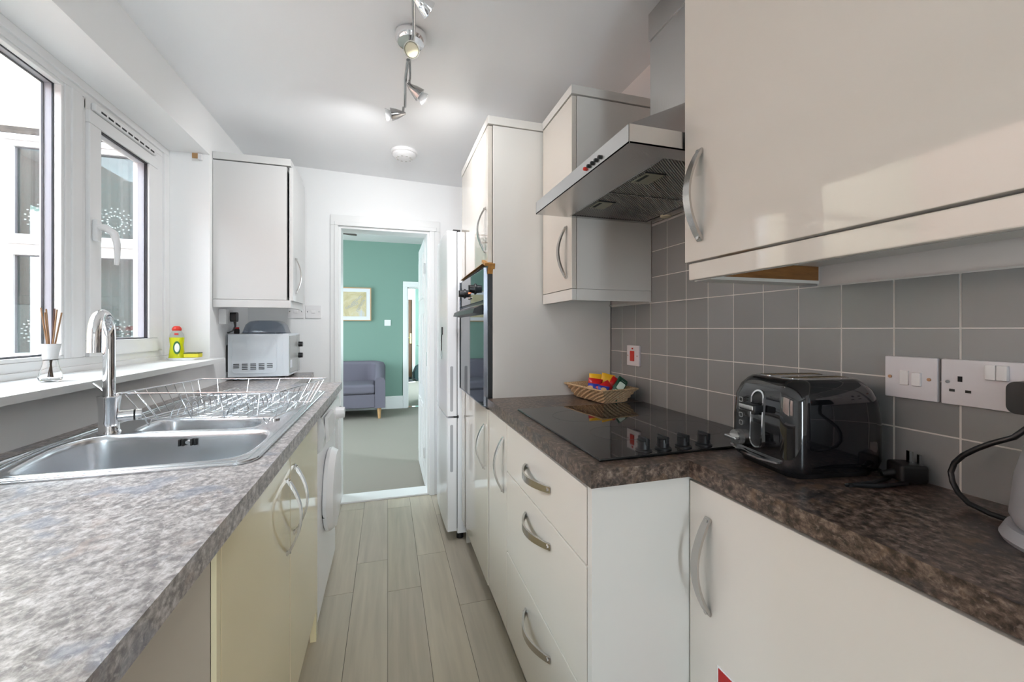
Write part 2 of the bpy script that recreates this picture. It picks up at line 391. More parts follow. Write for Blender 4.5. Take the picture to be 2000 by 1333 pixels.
WY0, WY1, WZ0, WZ1 = -0.30, 2.445, 1.03, 2.08
mb = MB().prism([(YB, -0.05), (3.2, -0.05), (3.2, 2.45), (YB, 2.45)], [[(WY0, WZ0), (WY1, WZ0), (WY1, WZ1), (WY0, WZ1)]], -1.12, -0.86, lambda x, y, z: (z, x, y))
struct('wall_left', mb, M['wall'])
struct('wall_right', MB().box(0.982, 1.1, YB, 3.05, -0.05, 2.4), M['wall_pink'])
mb = MB().prism([(-0.86, -0.05), (1.1, -0.05), (1.1, 2.6), (-0.86, 2.6)], [[(-0.32, 0.001), (0.29, 0.001), (0.29, 1.904), (-0.32, 1.904)]], 3.05, 3.2, lambda x, y, z: (x, z, y))
struct('wall_back', mb, M['wall'])
# courtyard wall of the main house, outside the kitchen window
mb = MB().prism([(-4.2, -0.4), (-1.12, -0.4), (-1.12, 4.2), (-4.2, 4.2)], [[(-2.10, 1.02), (-1.27, 1.02), (-1.27, 2.30), (-2.10, 2.30)]], 3.05, 3.2, lambda x, y, z: (x, z, y))
struct('wall_courtyard', mb, M['render'])
struct('trim_2', MB().box(-4.2, -1.12, 3.035, 3.06, 2.302, 2.342, 0.003), M['grime'])
struct('floor.004', MB().box(-6, -1.12, -6, 3.05, -0.5, -0.4), mat('courtyard_concrete', (0.35, 0.34, 0.32), 0.9))
# brick wall of the neighbouring house across the courtyard
def brick_mat():
    m = mat('pale_red_brick', (0.5, 0.3, 0.25), 0.9); n = m.node_tree.nodes; l = m.node_tree.links
    tc = n.new('ShaderNodeTexCoord'); sp = n.new('ShaderNodeSeparateXYZ'); cb = n.new('ShaderNodeCombineXYZ'); b = n.new('ShaderNodeTexBrick')
    b.inputs['Color1'].default_value = (0.42, 0.24, 0.19, 1); b.inputs['Color2'].default_value = (0.52, 0.33, 0.27, 1); b.inputs['Mortar'].default_value = (0.55, 0.52, 0.48, 1)
    b.inputs['Scale'].default_value = 4.4; b.inputs['Mortar Size'].default_value = 0.02
    l.new(tc.outputs['Object'], sp.inputs[0]); l.new(sp.outputs[1], cb.inputs[0]); l.new(sp.outputs[2], cb.inputs[1]); l.new(cb.outputs[0], b.inputs[0]); l.new(b.outputs[0], n['Principled BSDF'].inputs['Base Color'])
    return m
struct('wall_light_block', MB().box(-4.2, -1.15, -2.3, -2.15, -0.5, 3.6), brick_mat())  # unseen wall added to cut the sky light on the courtyard wall
struct('wall_neighbour', MB().box(-4.35, -4.2, -6, 3.2, -0.5, 3.7), brick_mat())
# lounge and hall walls
struct('wall_lounge_far', MB().prism([(-2.7, -0.05), (1.5, -0.05), (1.5, 2.5), (-2.7, 2.5)], [[(0.29, 0.001), (1.05, 0.001), (1.05, 1.835), (0.29, 1.835)]], 6.5, 6.6, lambda x, y, z: (x, z, y)), M['green'])
struct('wall_lounge_left', MB().prism([(3.2, -0.05), (6.5, -0.05), (6.5, 2.5), (3.2, 2.5)], [[(4.1, 0.7), (5.7, 0.7), (5.7, 2.15), (4.1, 2.15)]], -2.72, -2.62, lambda x, y, z: (z, x, y)), M['green'])  # window hole is an unseen opening added to brighten the lounge
struct('wall_lounge_right', MB().box(1.5, 1.6, 3.2, 6.5, -0.05, 2.5), M['green'])
struct('wall_hall_right', MB().prism([(6.6, -0.05), (10.2, -0.05), (10.2, 2.5), (6.6, 2.5)], [[(7.7, 0.6), (9.5, 0.6), (9.5, 2.2), (7.7, 2.2)]], 1.5, 1.6, lambda x, y, z: (z, x, y)), M['green'])  # hole is an unseen opening added to light the hall
struct('wall_hall_left', MB().box(-0.1, 0.0, 6.6, 10.2, -0.05, 2.5), M['green'])
struct('wall_hall_far', MB().prism([(-0.1, -0.05), (1.6, -0.05), (1.6, 2.6), (-0.1, 2.6)], [[(0.02, 0.001), (0.60, 0.001), (0.60, 2.19), (0.02, 2.19)]], 10.2, 10.3, lambda x, y, z: (x, z, y)), M['green'])
# wall behind the camera with an opening added to let in fill daylight
struct('wall_front', MB().prism([(-0.86, -0.05), (0.982, -0.05), (0.982, 2.4), (-0.86, 2.4)], [[(0.0, 0.02), (0.25, 0.02), (0.25, 2.0), (0.0, 2.0)]], YB, YB + 0.1, lambda x, y, z: (x, z, y)), M['wall'])

# tiles: one slab of grout and a mesh of tiles on it
TY = [0.477 + 0.101 * k for k in range(-5, 13)]; TZ = [1.2015 + 0.0985 * k for k in range(-3, 5)]
struct('wall_right_grout', MB().box(0.9756, 0.9825, -0.02, 1.678, 0.905, 1.302).box(0.9756, 0.9825, 0.735, 1.376, 1.302, 1.60), M['grout'])
mb = MB(); bm = mb.bm; tl = bm.loops.layers.float_color.new('tint')
for i in range(len(TY)):
    for j in range(len(TZ) - 1):
        ya, yb = TY[i] + 0.0016, TY[i] + 0.101 - 0.0016; za, zb = TZ[j] + 0.0014, TZ[j + 1] - 0.0014
        yb = min(yb, 1.678)
        if yb - ya < 0.005: continue
        if j >= 4:
            if yb < 0.735 or ya > 1.376: continue
            ya = max(ya, 0.735); yb = min(yb, 1.374)
            if yb - ya < 0.005: continue
        n0 = len(bm.faces); t = random.uniform(0.93, 1.07); d = random.uniform(-0.0002, 0.0002)
        mb.box(0.9745 + d, 0.979, ya, yb, za, zb, 0.0009, 2); tint_new(bm, tl, n0, (t, t, t))
struct('wall_right_tiles', mb, M['tile'])
struct('trim_3', MB().box(0.965, 0.981, 1.38, 1.678, 1.302, 1.3045 + 0.004), M['cream_flat'])

# kitchen doorway architrave, jamb, skirting
mb = MB()
for x0, x1, y0 in ((-0.372, -0.32, 3.034), (-0.345, -0.32, 3.026), (0.29, 0.366, 3.034), (0.29, 0.325, 3.026)):
    mb.box(x0, x1, y0, 3.05, 0.0, 1.904, 0.003)
mb.box(-0.372, 0.366, 3.034, 3.05, 1.904, 1.977, 0.003).box(-0.345, 0.34, 3.026, 3.05, 1.904, 1.932, 0.003)
mb.box(-0.32, -0.305, 3.05, 3.2, 0.012, 1.904).box(0.275, 0.29, 3.05, 3.2, 0.012, 1.904).box(-0.305, 0.275, 3.05, 3.2, 1.889, 1.904)
struct('trim_4', mb, M['gloss'])
struct('baseboard_back', MB().box(0.366, 0.98, 3.03, 3.05, 0, 0.10, 0.004), M['gloss'])
struct('baseboard_lounge', MB().box(-2.6, 0.223, 6.475, 6.5, 0, 0.17, 0.006).box(-2.6, 0.223, 6.485, 6.5, 0.17, 0.19, 0.004), M['gloss'])
mb = MB().box(0.223, 0.29, 6.475, 6.5, 0, 1.835, 0.004).box(0.223, 1.12, 6.475, 6.5, 1.835, 1.92, 0.004).box(1.05, 1.12, 6.475, 6.5, 0, 1.835, 0.004)
mb.box(0.29, 0.305, 6.5, 6.6, 0, 1.835).box(1.035, 1.05, 6.5, 6.6, 0, 1.835).box(0.29, 1.05, 6.5, 6.6, 1.82, 1.835)
struct('trim_5', mb, M['gloss'])
struct('trim_6', MB().box(0.29, 1.05, 6.5, 6.6, -0.01, 0.008), M['chrome'])

# ------------------------------------------------------------------ kitchen window (window_1), sill
FX = -1.04
w1 = bpy.data.objects.new('window_1', None); COL.objects.link(w1); w1.location = (FX, 1.07, 1.05); ORG['window_1'] = Vector(w1.location); w1['kind'] = 'structure'
def yz_frame(mb, y0, y1, z0, z1, wl, wr, wb, wt, x0, x1, bev=0.003):
    mb.box(x0, x1, y0, y1, z0, z0 + wb, bev).box(x0, x1, y0, y1, z1 - wt, z1, bev)
    mb.box(x0, x1, y0, y0 + wl, z0 + wb, z1 - wt, bev).box(x0, x1, y1 - wr, y1, z0 + wb, z1 - wt, bev)
mb = MB()
yz_frame(mb, WY0, WY1, 1.05, WZ1, 0.055, 0.105, 0.050, 0.050, FX - 0.07, FX)
yz_frame(mb, WY0, WY1, 1.05, WZ1, 0.03, 0.045, 0.022, 0.030, FX - 0.005, FX + 0.010)
mb.box(FX - 0.07, FX, 1.772, 1.870, 1.10, 2.03, 0.003).box(FX - 0.07, FX + 0.006, 1.795, 1.845, 1.10, 2.03, 0.003)
mb.box(FX - 0.07, FX, 0.36, 0.45, 1.10, 2.03, 0.003)
mb.box(FX - 0.07, FX, 1.86, 2.345, 1.992, 2.034, 0.002).box(FX - 0.07, FX, -0.25, 0.37, 1.992, 2.034, 0.002)
put('window_frame', mb, M['upvc'], w1)
# fixed centre pane: glazing bead, gasket, spacer, glass
mb = MB(); yz_frame(mb, 0.45, 1.772, 1.10, 2.03, 0.012, 0.012, 0.012, 0.012, FX - 0.025, FX - 0.004, 0.002); put('glazing_bead', mb, M['upvc'], w1)
mb = MB(); yz_frame(mb, 0.455, 1.768, 1.104, 2.026, 0.010, 0.011, 0.010, 0.010, FX - 0.0285, FX - 0.0245, 0); yz_frame(mb, 0.455, 1.768, 1.104, 2.026, 0.010, 0.012, 0.012, 0.012, FX - 0.055, FX - 0.050, 0); put('gasket', mb, M['gasket'], w1)
mb = MB(); yz_frame(mb, 0.458, 1.766, 1.106, 2.024, 0.006, 0.006, 0.006, 0.006, FX - 0.050, FX - 0.0285, 0); put('spacer_bar', mb, M['spacer'], w1)
put('window_pane', MB().box(FX - 0.029, FX - 0.026, 0.455, 1.768, 1.104, 2.026).box(FX - 0.053, FX - 0.050, 0.455, 1.768, 1.104, 2.026), M['glass'], w1)
def sash(y0, y1):
    s = MB(); yz_frame(s, y0, y1, 1.098, 1.995, 0.065, 0.078, 0.060, 0.048, FX - 0.050, FX + 0.012, 0.004)
    so = put('sash', s, M['upvc'], w1); ORG[so.name] = ORG['window_1']
    a, b, c, d = y0 + 0.065, y1 - 0.078, 1.158, 1.947
    g = MB(); yz_frame(g, a - 0.003, b + 0.004, c - 0.003, d + 0.004, 0.006, 0.007, 0.006, 0.009, FX - 0.030, FX + 0.004, 0); put('sash_gasket', g, M['gasket'], so)
    g = MB(); yz_frame(g, a, b, c, d, 0.006, 0.006, 0.006, 0.006, FX - 0.028, FX - 0.006, 0); put('sash_spacer', g, M['spacer'], so)
    put('sash_pane', MB().box(FX - 0.006, FX - 0.003, a - 0.002, b + 0.002, c - 0.002, d + 0.002).box(FX - 0.031, FX - 0.028, a - 0.002, b + 0.002, c - 0.002, d + 0.002), M['glass'], so)
    return so
so = sash(1.870, 2.338)
h = MB()
h.box(FX + 0.012, FX + 0.03, 1.877, 1.905, 1.52, 1.60, 0.006)
h.tube([(FX + .02, 1.890, 1.575), (FX + .045, 1.894, 1.573), (FX + .066, 1.902, 1.555), (FX + .070, 1.912, 1.52), (FX + .068, 1.918, 1.475), (FX + .064, 1.920, 1.44)], [.012, .013, .013, .011, .009, .007], 12)
put('window_handle', h, M['upvc'], so)
so2 = sash(-0.245, 0.36)
v = MB().box(FX, FX + 0.016, 1.895, 2.315, 2.000, 2.030, 0.005)
vo = put('trickle_vent', v, M['upvc'], w1)
v = MB()
for k in range(9): v.box(FX + 0.0145, FX + 0.0172, 1.925 + k * 0.042, 1.925 + k * 0.042 + 0.029, 2.006, 2.013)
put('vent_slot', v, M['slot'], vo)
struct('trim_7', MB().prism([(FX, WY0), (-0.80, WY0 - 0.03), (-0.80, 2.472), (-0.86, 2.472), (-0.86, WY1), (FX, WY1)], [], 1.032, 1.052), M['gloss'])
# outside sill under the frame
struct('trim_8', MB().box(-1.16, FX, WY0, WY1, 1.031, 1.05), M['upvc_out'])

# window in the courtyard wall (window_2)
w2 = bpy.data.objects.new('window_2', None); COL.objects.link(w2); w2.location = (-1.7, 3.05, 1.04); ORG['window_2'] = Vector(w2.location); w2['kind'] = 'structure'
mb = MB()
def xz_bar(x0, x1, z0, z1, y0=3.03, y1=3.09, b=0.006): mb.box(x0, x1, y0, y1, z0, z1, b)
xz_bar(-2.115, -2.012, 1.02, 2.30); xz_bar(-1.35, -1.26, 1.02, 2.30)
xz_bar(-2.02, -1.34, 1.02, 1.064); xz_bar(-2.02, -1.34, 2.23, 2.30); xz_bar(-2.02, -1.34, 1.618, 1.738)
xz_bar(-2.035, -1.325, 1.680, 1.693, 3.018, 3.05, 0.002); xz_bar(-2.06, -1.30, 2.262, 2.272, 3.020, 3.05, 0.002)
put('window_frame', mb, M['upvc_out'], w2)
mb = MB()
for a, b in ((1.064, 1.618), (1.738, 2.23)): mb.box(-2.012, -2.004, 3.045, 3.052, a, b).box(-2.012, -1.35, 3.045, 3.052, b - 0.006, b)
put('gasket', mb, M['gasket'], w2)
put('window_pane', MB().box(-2.012, -1.35, 3.055, 3.059, 1.064, 2.23), M['glass_out'], w2)
mb = MB()
for cx, cz, r in ((-1.90, 1.84, .075), (-1.56, 1.84, .08), (-1.92, 1.19, .07), (-1.56, 1.17, .085)):
    for k in range(16):
        a = 2 * PI * k / 16
        for q in (0.45, 0.75, 1.0):
            x, z = cx + r * q * math.cos(a + q), cz + r * q * math.sin(a + q)
            mb.box(x - .0045, x + .0045, 3.0535, 3.0548, z - .0035, z + .0035)
put('flower_film', mb, M['frost'], w2)
mb = MB(); loops = []
for zz in (1.02, 2.25):
    loops.append([(-1.82 + 0.47 * t / 40, 3.12 + 0.012 * math.sin(t * 1.3) + (0.02 if zz < 1.1 else 0), zz) for t in range(41)] + [(-1.35 - 0.47 * t / 40, 3.123 + 0.012 * math.sin((40 - t) * 1.3) + (0.02 if zz < 1.1 else 0), zz) for t in range(41)])
mb.loft(loops, True, True)
tag(put('net_curtain', mb, M['net']), 'white net curtain hanging behind the window across the courtyard', 'curtain')

# ------------------------------------------------------------------ doors
d1 = bpy.data.objects.new('door_1', None); COL.objects.link(d1); d1.location = (0.29, 3.2, 0.012); ORG['door_1'] = Vector(d1.location); d1['kind'] = 'structure'
mb = MB().box(0.268, 0.303, 3.205, 3.83, 0.014, 1.895, 0.002)
for z0, z1 in ((0.12, 0.62), (0.74, 1.32), (1.44, 1.80)):
    for y0, y1 in ((3.29, 3.48), (3.56, 3.75)):
        mb.box(0.2615, 0.27, y0, y1, z0, z1, 0.005).box(0.2585, 0.265, y0 + .03, y1 - .03, z0 + .03, z1 - .03, 0.003)
put('door_leaf', mb, M['gloss'], d1)
mb = MB().box(0.2735, 0.2752, 3.062, 3.085, 0.93, 1.03)
put('strike_plate', mb, M['chrome'], d1)
put('hinge', MB().box(0.262, 0.277, 3.195, 3.207, 1.62, 1.70, 0.002), M['chrome'], d1)
put('hinge', MB().box(0.262, 0.277, 3.195, 3.207, 0.22, 0.30, 0.002), M['chrome'], d1)
d2 = bpy.data.objects.new('door_2', None); COL.objects.link(d2); d2.location = (0.3, 10.2, 0); ORG['door_2'] = Vector(d2.location); d2['kind'] = 'structure'
put('door_leaf', MB().box(0.06, 0.562, 10.2, 10.245, 0.02, 1.90, 0.004).box(0.12, 0.50, 10.19, 10.2, 0.15, 0.85, 0.004).box(0.12, 0.50, 10.19, 10.2, 1.05, 1.78, 0.004), M['door_brown'], d2)
put('door_frame', MB().box(0.562, 0.636, 10.17, 10.25, 0, 2.20, 0.004).box(0.0, 0.06, 10.17, 10.25, 0, 2.20, 0.004).box(0.06, 0.562, 10.17, 10.25, 1.90, 1.955, 0.004).box(0.06, 0.562, 10.17, 10.25, 2.155, 2.20, 0.004), M['gloss'], d2)
put('transom_pane', MB().box(0.06, 0.562, 10.22, 10.226, 1.955, 2.155), M['glass'], d2)
put('door_handle', MB().box(0.500, 0.545, 10.185, 10.2, 0.85, 1.10, 0.004).tube([(0.52, 10.19, 0.99), (0.52, 10.15, 0.99), (0.43, 10.14, 0.99)], 0.012, 8), M['brass'], d2)
d3 = bpy.data.objects.new('door_3', None); COL.objects.link(d3); d3.location = (0.6, 6.62, 0); ORG['door_3'] = Vector(d3.location); d3['kind'] = 'structure'
put('door_leaf', MB().box(0.575, 0.61, 6.62, 7.30, 0.01, 1.82, 0.003), M['gloss'], d3)
put('door_handle', MB().cyl((0.575, 7.22, .92), (0.565, 7.22, .92), .025).tube([(0.57, 7.22, .92), (0.53, 7.22, .92), (0.50, 7.21, .92), (0.47, 7.20, .92)], .011, 10), M['chrome'], d3)

# ------------------------------------------------------------------ handles
def bow(name, parent, p0, p1, out, wdir, bulge=0.036, width=0.017, thick=0.005, n=14):
    p0, p1, out = Vector(p0), Vector(p1), Vector(out); ax = (p1 - p0); L = ax.length; ax.normalize()
    pts, ods, ws, ts = [], [], [], []
    for i in range(n + 1):
        t = i / n; u = math.sin(PI * t) ** 0.85 if 0 < t < 1 else 0
        pts.append(p0 + ax * L * t + out * (bulge * u)); 
        d = 0.85 * PI * math.cos(PI * t) * bulge
        nrm = (out * L - ax * d).normalized(); ods.append(nrm)
        ws.append(width * (0.82 + 0.25 * math.sin(PI * t))); ts.append(thick * (1.5 - 0.5 * math.sin(PI * t)))
    mb = MB().ribbon(pts, wdir, ws, ts, ods)
    for p in (p0, p1):
        c = p + ax * (0.006 if p is p0 else -0.006)
        mb.cyl(c, c + out * 0.010, 0.0045, seg=10)
    return put(name, mb, M['handle'], parent, smooth=50)

# ------------------------------------------------------------------ RIGHT RUN
FXR = 0.405      # door faces
# tall oven housing
t = thing('tall_cabinet', 'tall cream oven housing cabinet beside the white fridge freezer', 'cabinet', (0.69, 2.0, 0))
put('side_panel', MB().box(0.422, 0.974, 1.683, 1.701, 0.126, 2.052, 0.001).box(0.452, 0.974, 1.683, 1.701, 0.0, 0.126), M['cream_flat'], t)
put('carcass', MB().box(0.424, 0.974, 2.297, 2.315, 0.0, 2.052).box(0.424, 0.974, 1.701, 2.297, 2.034, 2.052).box(0.424, 0.974, 1.701, 2.297, 0.86, 0.872).box(0.424, 0.974, 1.701, 2.297, 1.465, 1.48).box(0.424, 0.45, 1.701, 2.297, 0.13, 0.86).box(0.95, 0.974, 1.701, 2.297, 0.13, 2.034), M['cream_flat'], t)
put('cornice', MB().box(0.398, 0.974, 1.676, 2.318, 2.054, 2.088, 0.002), M['cream_flat'], t)
d = put('door', MB().box(0.400, 0.419, 1.686, 2.313, 1.478, 2.050, 0.002), M['cream'], t)
bow('handle', d, (0.400, 1.725, 1.525), (0.400, 1.725, 1.718), (-1, 0, 0), (0, 1, 0))
d = put('door', MB().box(0.400, 0.419, 1.687, 2.313, 0.128, 0.862, 0.002), M['cream'], t)
bow('handle', d, (0.400, 1.745, 0.597), (0.400, 1.745, 0.790), (-1, 0, 0), (0, 1, 0))
put('plinth', MB().box(0.452, 0.47, 1.683, 2.315, 0.0, 0.126), M['plinth'], t)
# oven
t = thing('built_in_oven', 'black glass built-in oven with two knobs in the tall cabinet', 'oven', (0.62, 2.0, 0.872))
put('oven_body', MB().box(0.424, 0.94, 1.704, 2.294, 0.874, 1.463), M['slot'], t)
put('surround', MB().box(0.402, 0.424, 1.690, 2.306, 0.868, 1.474, 0.001), M['black'], t)
cp = put('control_panel', MB().box(0.388, 0.402, 1.700, 2.304, 1.322, 1.456, 0.002), M['ovenglass'], t)
for y in (1.885, 2.16):
    k = MB().cyl((0.388, y, 1.385), (0.384, y, 1.385), 0.026, 0.025, 24).cyl((0.384, y, 1.385), (0.360, y, 1.385), 0.020, 0.017, 20).box(0.356, 0.384, y - .004, y + .004, 1.368, 1.402, 0.001)
    put('knob', k, M['black'], cp)
put('clock_display', MB().box(0.3865, 0.389, 1.985, 2.045, 1.375, 1.402), M['neon'], cp)
put('timer_button', MB().cyl((0.388, 1.985, 1.35), (0.383, 1.985, 1.35), .005, seg=10).cyl((0.388, 2.01, 1.35), (0.383, 2.01, 1.35), .005, seg=10).cyl((0.388, 2.035, 1.35), (0.383, 2.035, 1.35), .005, seg=10), M['chrome_dk'], cp)
dr = put('oven_door', MB().box(0.386, 0.402, 1.700, 2.304, 0.876, 1.308, 0.002), M['ovenglass'], t)
mb = MB(); mb.hexa([(0.386, 1.73, 1.262), (0.345, 1.73, 1.268), (0.345, 2.275, 1.268), (0.386, 2.275, 1.262)], [(0.386, 1.73, 1.304), (0.352, 1.73, 1.288), (0.352, 2.275, 1.288), (0.386, 2.275, 1.304)])
put('handle', mb, M['black'], dr)
put('edge_strip', MB().box(0.3855, 0.403, 1.697, 1.700, 0.874, 1.458).box(0.3855, 0.403, 2.304, 2.307, 0.874, 1.458).box(0.3855, 0.403, 1.697, 2.307, 0.871, 0.876), M['ovensteel'], dr)
mb = MB(); m4 = Matrix.Translation((0.40, 1.690, 1.466)) @ Matrix.Rotation(0.35, 4, 'X')
mb.box(-0.014, 0.022, -0.010, 0.055, -0.001, 0.012, 0.001, 1, m4).box(0.0, 0.030, -0.012, -0.008, -0.034, 0.012, 0.001, 1, m4)
mb.ribbon([(0.394, 1.74, 1.478), (0.392, 1.9, 1.474), (0.392, 2.1, 1.472), (0.394, 2.27, 1.468)], (1, 0, 0), 0.016, 0.002, [(0, 0, 1)] * 4)
tag(put('tape', mb, M['tape']), 'orange brown tape peeling off the top corner of the oven', 'tape')

# base: door cabinet and drawer cabinet
t = thing('base_cabinet', 'cream base cabinet with one door beside the tall oven cabinet', 'cabinet', (0.69, 1.56, 0))
put('carcass', MB().box(0.427, 0.974, 1.416, 1.434, 0.13, 0.870).box(0.427, 0.974, 1.664, 1.682, 0.13, 0.870).box(0.427, 0.974, 1.434, 1.664, 0.13, 0.148).box(0.95, 0.974, 1.434, 1.664, 0.148, 0.870), M['cream_flat'], t)
d = put('door', MB().box(FXR, 0.424, 1.4165, 1.6825, 0.128, 0.862, 0.002), M['drawer'], t)
bow('handle', d, (FXR, 1.457, 0.605), (FXR, 1.457, 0.805), (-1, 0, 0), (0, 1, 0))
put('plinth', MB().box(0.452, 0.47, 1.416, 1.682, 0.0, 0.126), M['plinth'], t)
t = thing('drawer_cabinet', 'cream three drawer base cabinet under the black hob', 'cabinet', (0.69, 1.09, 0))
put('carcass', MB().box(0.427, 0.974, 0.797, 0.815, 0.13, 0.870).box(0.427, 0.974, 1.396, 1.4135, 0.13, 0.870).box(0.427, 0.974, 0.815, 1.396, 0.13, 0.148).box(0.95, 0.974, 0.815, 1.396, 0.148, 0.870), M['cream_flat'], t)
put('end_panel', MB().box(FXR, 0.66, 0.775, 0.7945, 0.0, 0.872, 0.001).box(0.66, 0.974, 0.779, 0.7945, 0.0, 0.872), M['cream_flat'], t)
for z0, z1, zh in ((0.697, 0.862, 0.782), (0.414, 0.693, 0.634), (0.128, 0.410, 0.340)):
    d = put('drawer', MB().box(FXR, 0.424, 0.7985, 1.4135, z0, z1, 0.002), M['drawer'], t)
    bow('handle', d, (FXR, 1.000, zh), (FXR, 1.202, zh), (-1, 0, 0), (0, 0, 1), width=0.019)
put('plinth', MB().box(0.452, 0.47, 0.795, 1.414, 0.0, 0.126), M['plinth'], t)
t = thing('base_cabinet', 'cream base cabinet with red sticker under the toaster worktop', 'cabinet', (0.81, 0.47, 0))
put('carcass', MB().box(0.665, 0.974, 0.755, 0.773, 0.13, 0.870).box(0.665, 0.974, 0.168, 0.186, 0.0, 0.870).box(0.665, 0.974, 0.186, 0.755, 0.13, 0.148).box(0.95, 0.974, 0.186, 0.755, 0.148, 0.870), M['cream_flat'], t)
d = put('door', MB().box(0.645, 0.663, 0.17, 0.7715, 0.128, 0.864, 0.002), M['drawer'], t)
bow('handle', d, (0.645, 0.714, 0.602), (0.645, 0.714, 0.804), (-1, 0, 0), (0, 1, 0), width=0.018)
put('plinth', MB().box(0.69, 0.705, 0.168, 0.773, 0.0, 0.126), M['plinth'], t)
# fire sign sticker
t = thing('fire_sign', 'red fire extinguisher sign sticker on the cream door', 'sign', (0.6445, 0.61, 0.31))
put('backing', MB().box(0.6436, 0.6446, 0.535, 0.690, 0.30, 0.515), M['white_plastic'], t)
put('panel', MB().box(0.6428, 0.6437, 0.538, 0.686, 0.303, 0.511), M['signred'], t)
mb = MB(); f = lambda x, y, z: (z, 0.686 - x, 0.511 - y)
X0, X1 = 0.6418, 0.6429
mb.prism(rrect(0.014, 0.044, 0.045, 0.175, 0.008), [], X0, X1, f)
mb.prism([(0.022, 0.045), (0.022, 0.030), (0.010, 0.030), (0.010, 0.022), (0.034, 0.020), (0.050, 0.034), (0.058, 0.060), (0.060, 0.10), (0.054, 0.10), (0.052, 0.062), (0.044, 0.040), (0.036, 0.034), (0.036, 0.045)], [], X0, X1, f)
put('pictogram', mb, M['w_wrap'], t)

# worktop, right
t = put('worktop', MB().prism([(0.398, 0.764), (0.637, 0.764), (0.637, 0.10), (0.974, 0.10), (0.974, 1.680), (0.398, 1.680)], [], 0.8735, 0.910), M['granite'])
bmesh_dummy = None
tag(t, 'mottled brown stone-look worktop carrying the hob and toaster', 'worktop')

# hob
t = thing('hob', 'black glass hob with four knobs on the brown worktop', 'hob', (0.69, 1.10, 0.910))
put('glass_plate', MB().box(0.441, 0.955, 0.808, 1.402, 0.910, 0.917, 0.0025), M['hobglass'], t)
for cx, cy, r in ((0.60, 1.23, 0.09), (0.83, 1.25, 0.075), (0.60, 1.00, 0.075), (0.83, 1.0, 0.09)):
    mb = MB().prism([(cx + r * math.cos(a * PI / 24), cy + r * math.sin(a * PI / 24)) for a in range(48)], [[(cx + (r - .0025) * math.cos(a * PI / 24), cy + (r - .0025) * math.sin(a * PI / 24)) for a in range(48)]], 0.9168, 0.91715)
    put('cooking_zone', mb, M['ring'], t)
for x in (0.572, 0.625, 0.682, 0.742):
    mb = MB().lathe([(.019, 0), (.019, .003), (.014, .005), (.0135, .022), (.015, .025), (.012, .026), (0, .026)], (x, 0.838, 0.917)).box(x - .004, x + .004, 0.838 - .018, 0.838 + .018, 0.932, 0.948, 0.0015)
    put('knob', mb, M['black'], t)

# hood
t = thing('cooker_hood', 'stainless steel chimney cooker hood above the hob', 'cooker hood', (0.74, 1.08, 1.603))
HX0, HX1, HY0, HY1 = 0.500, 0.974, 0.786, 1.373
mb = MB()
rim_b = [(HX0, HY0), (HX1, HY0), (HX1, HY1), (HX0, HY1)]
mb.box(HX0, HX0 + 0.002, HY0, HY1, 1.603, 1.645).box(HX0, HX1, HY0, HY0 + .002, 1.603, 1.645).box(HX0, HX1, HY1 - .002, HY1, 1.603, 1.645)
mb.hexa([(HX0, HY0, 1.644), (HX1, HY0, 1.644), (HX1, HY1, 1.644), (HX0, HY1, 1.644)], [(0.828, 0.978, 1.85), (HX1, 0.978, 1.85), (HX1, 1.182, 1.85), (0.828, 1.182, 1.85)])
mb.prism(rim_b, [[(0.625, 0.835), (0.935, 0.835), (0.935, 1.355), (0.625, 1.355)]], 1.603, 1.607)
put('canopy', mb, M['steel'], t)
put('chimney', MB().box(0.830, 0.974, 0.980, 1.180, 1.84, 2.15, 0.001).box(0.826, 0.974, 0.976, 1.184, 2.15, ceil_z(0.8), 0.001), M['steel'], t)
for y0, y1, ya in ((0.838, 1.098, 0.93), (1.104, 1.352, 1.18)):
    fo = put('grease_filter', MB().box(0.628, 0.932, y0, y1, 1.607, 1.613, 0.001), M['filter'], t)
    la = put('latch', MB().box(0.645, 0.70, ya, ya + 0.075, 1.6045, 1.6075, 0.001), M['khaki'], fo)
    put('latch_slot', MB().box(0.650, 0.660, ya + .012, ya + .060, 1.6038, 1.6048).box(0.640, 0.700, ya - 0.004, ya - 0.001, 1.6038, 1.6072), M['slot'], fo)
put('filter_seam', MB().box(0.628, 0.932, 1.098, 1.104, 1.6055, 1.611).box(0.622, 0.626, 0.835, 1.355, 1.6025, 1.606), M['chrome_dk'], t)
for y in (0.90, 1.262):
    put('hood_lamp', MB().lathe([(0, -.004), (.018, -.003), (.020, 0), (.020, .003)], (0.953, y, 1.603)), M['bulb'], t)
for k in range(5):
    y = 0.990 - k * 0.0195
    put('button', MB().cyl((0.5, y, 1.6215), (0.495, y, 1.6215), 0.0050, seg=14).cyl((0.495, y, 1.6215), (0.493, y, 1.6215), 0.0038, seg=12), M['red'] if k == 0 else M['black'], t)

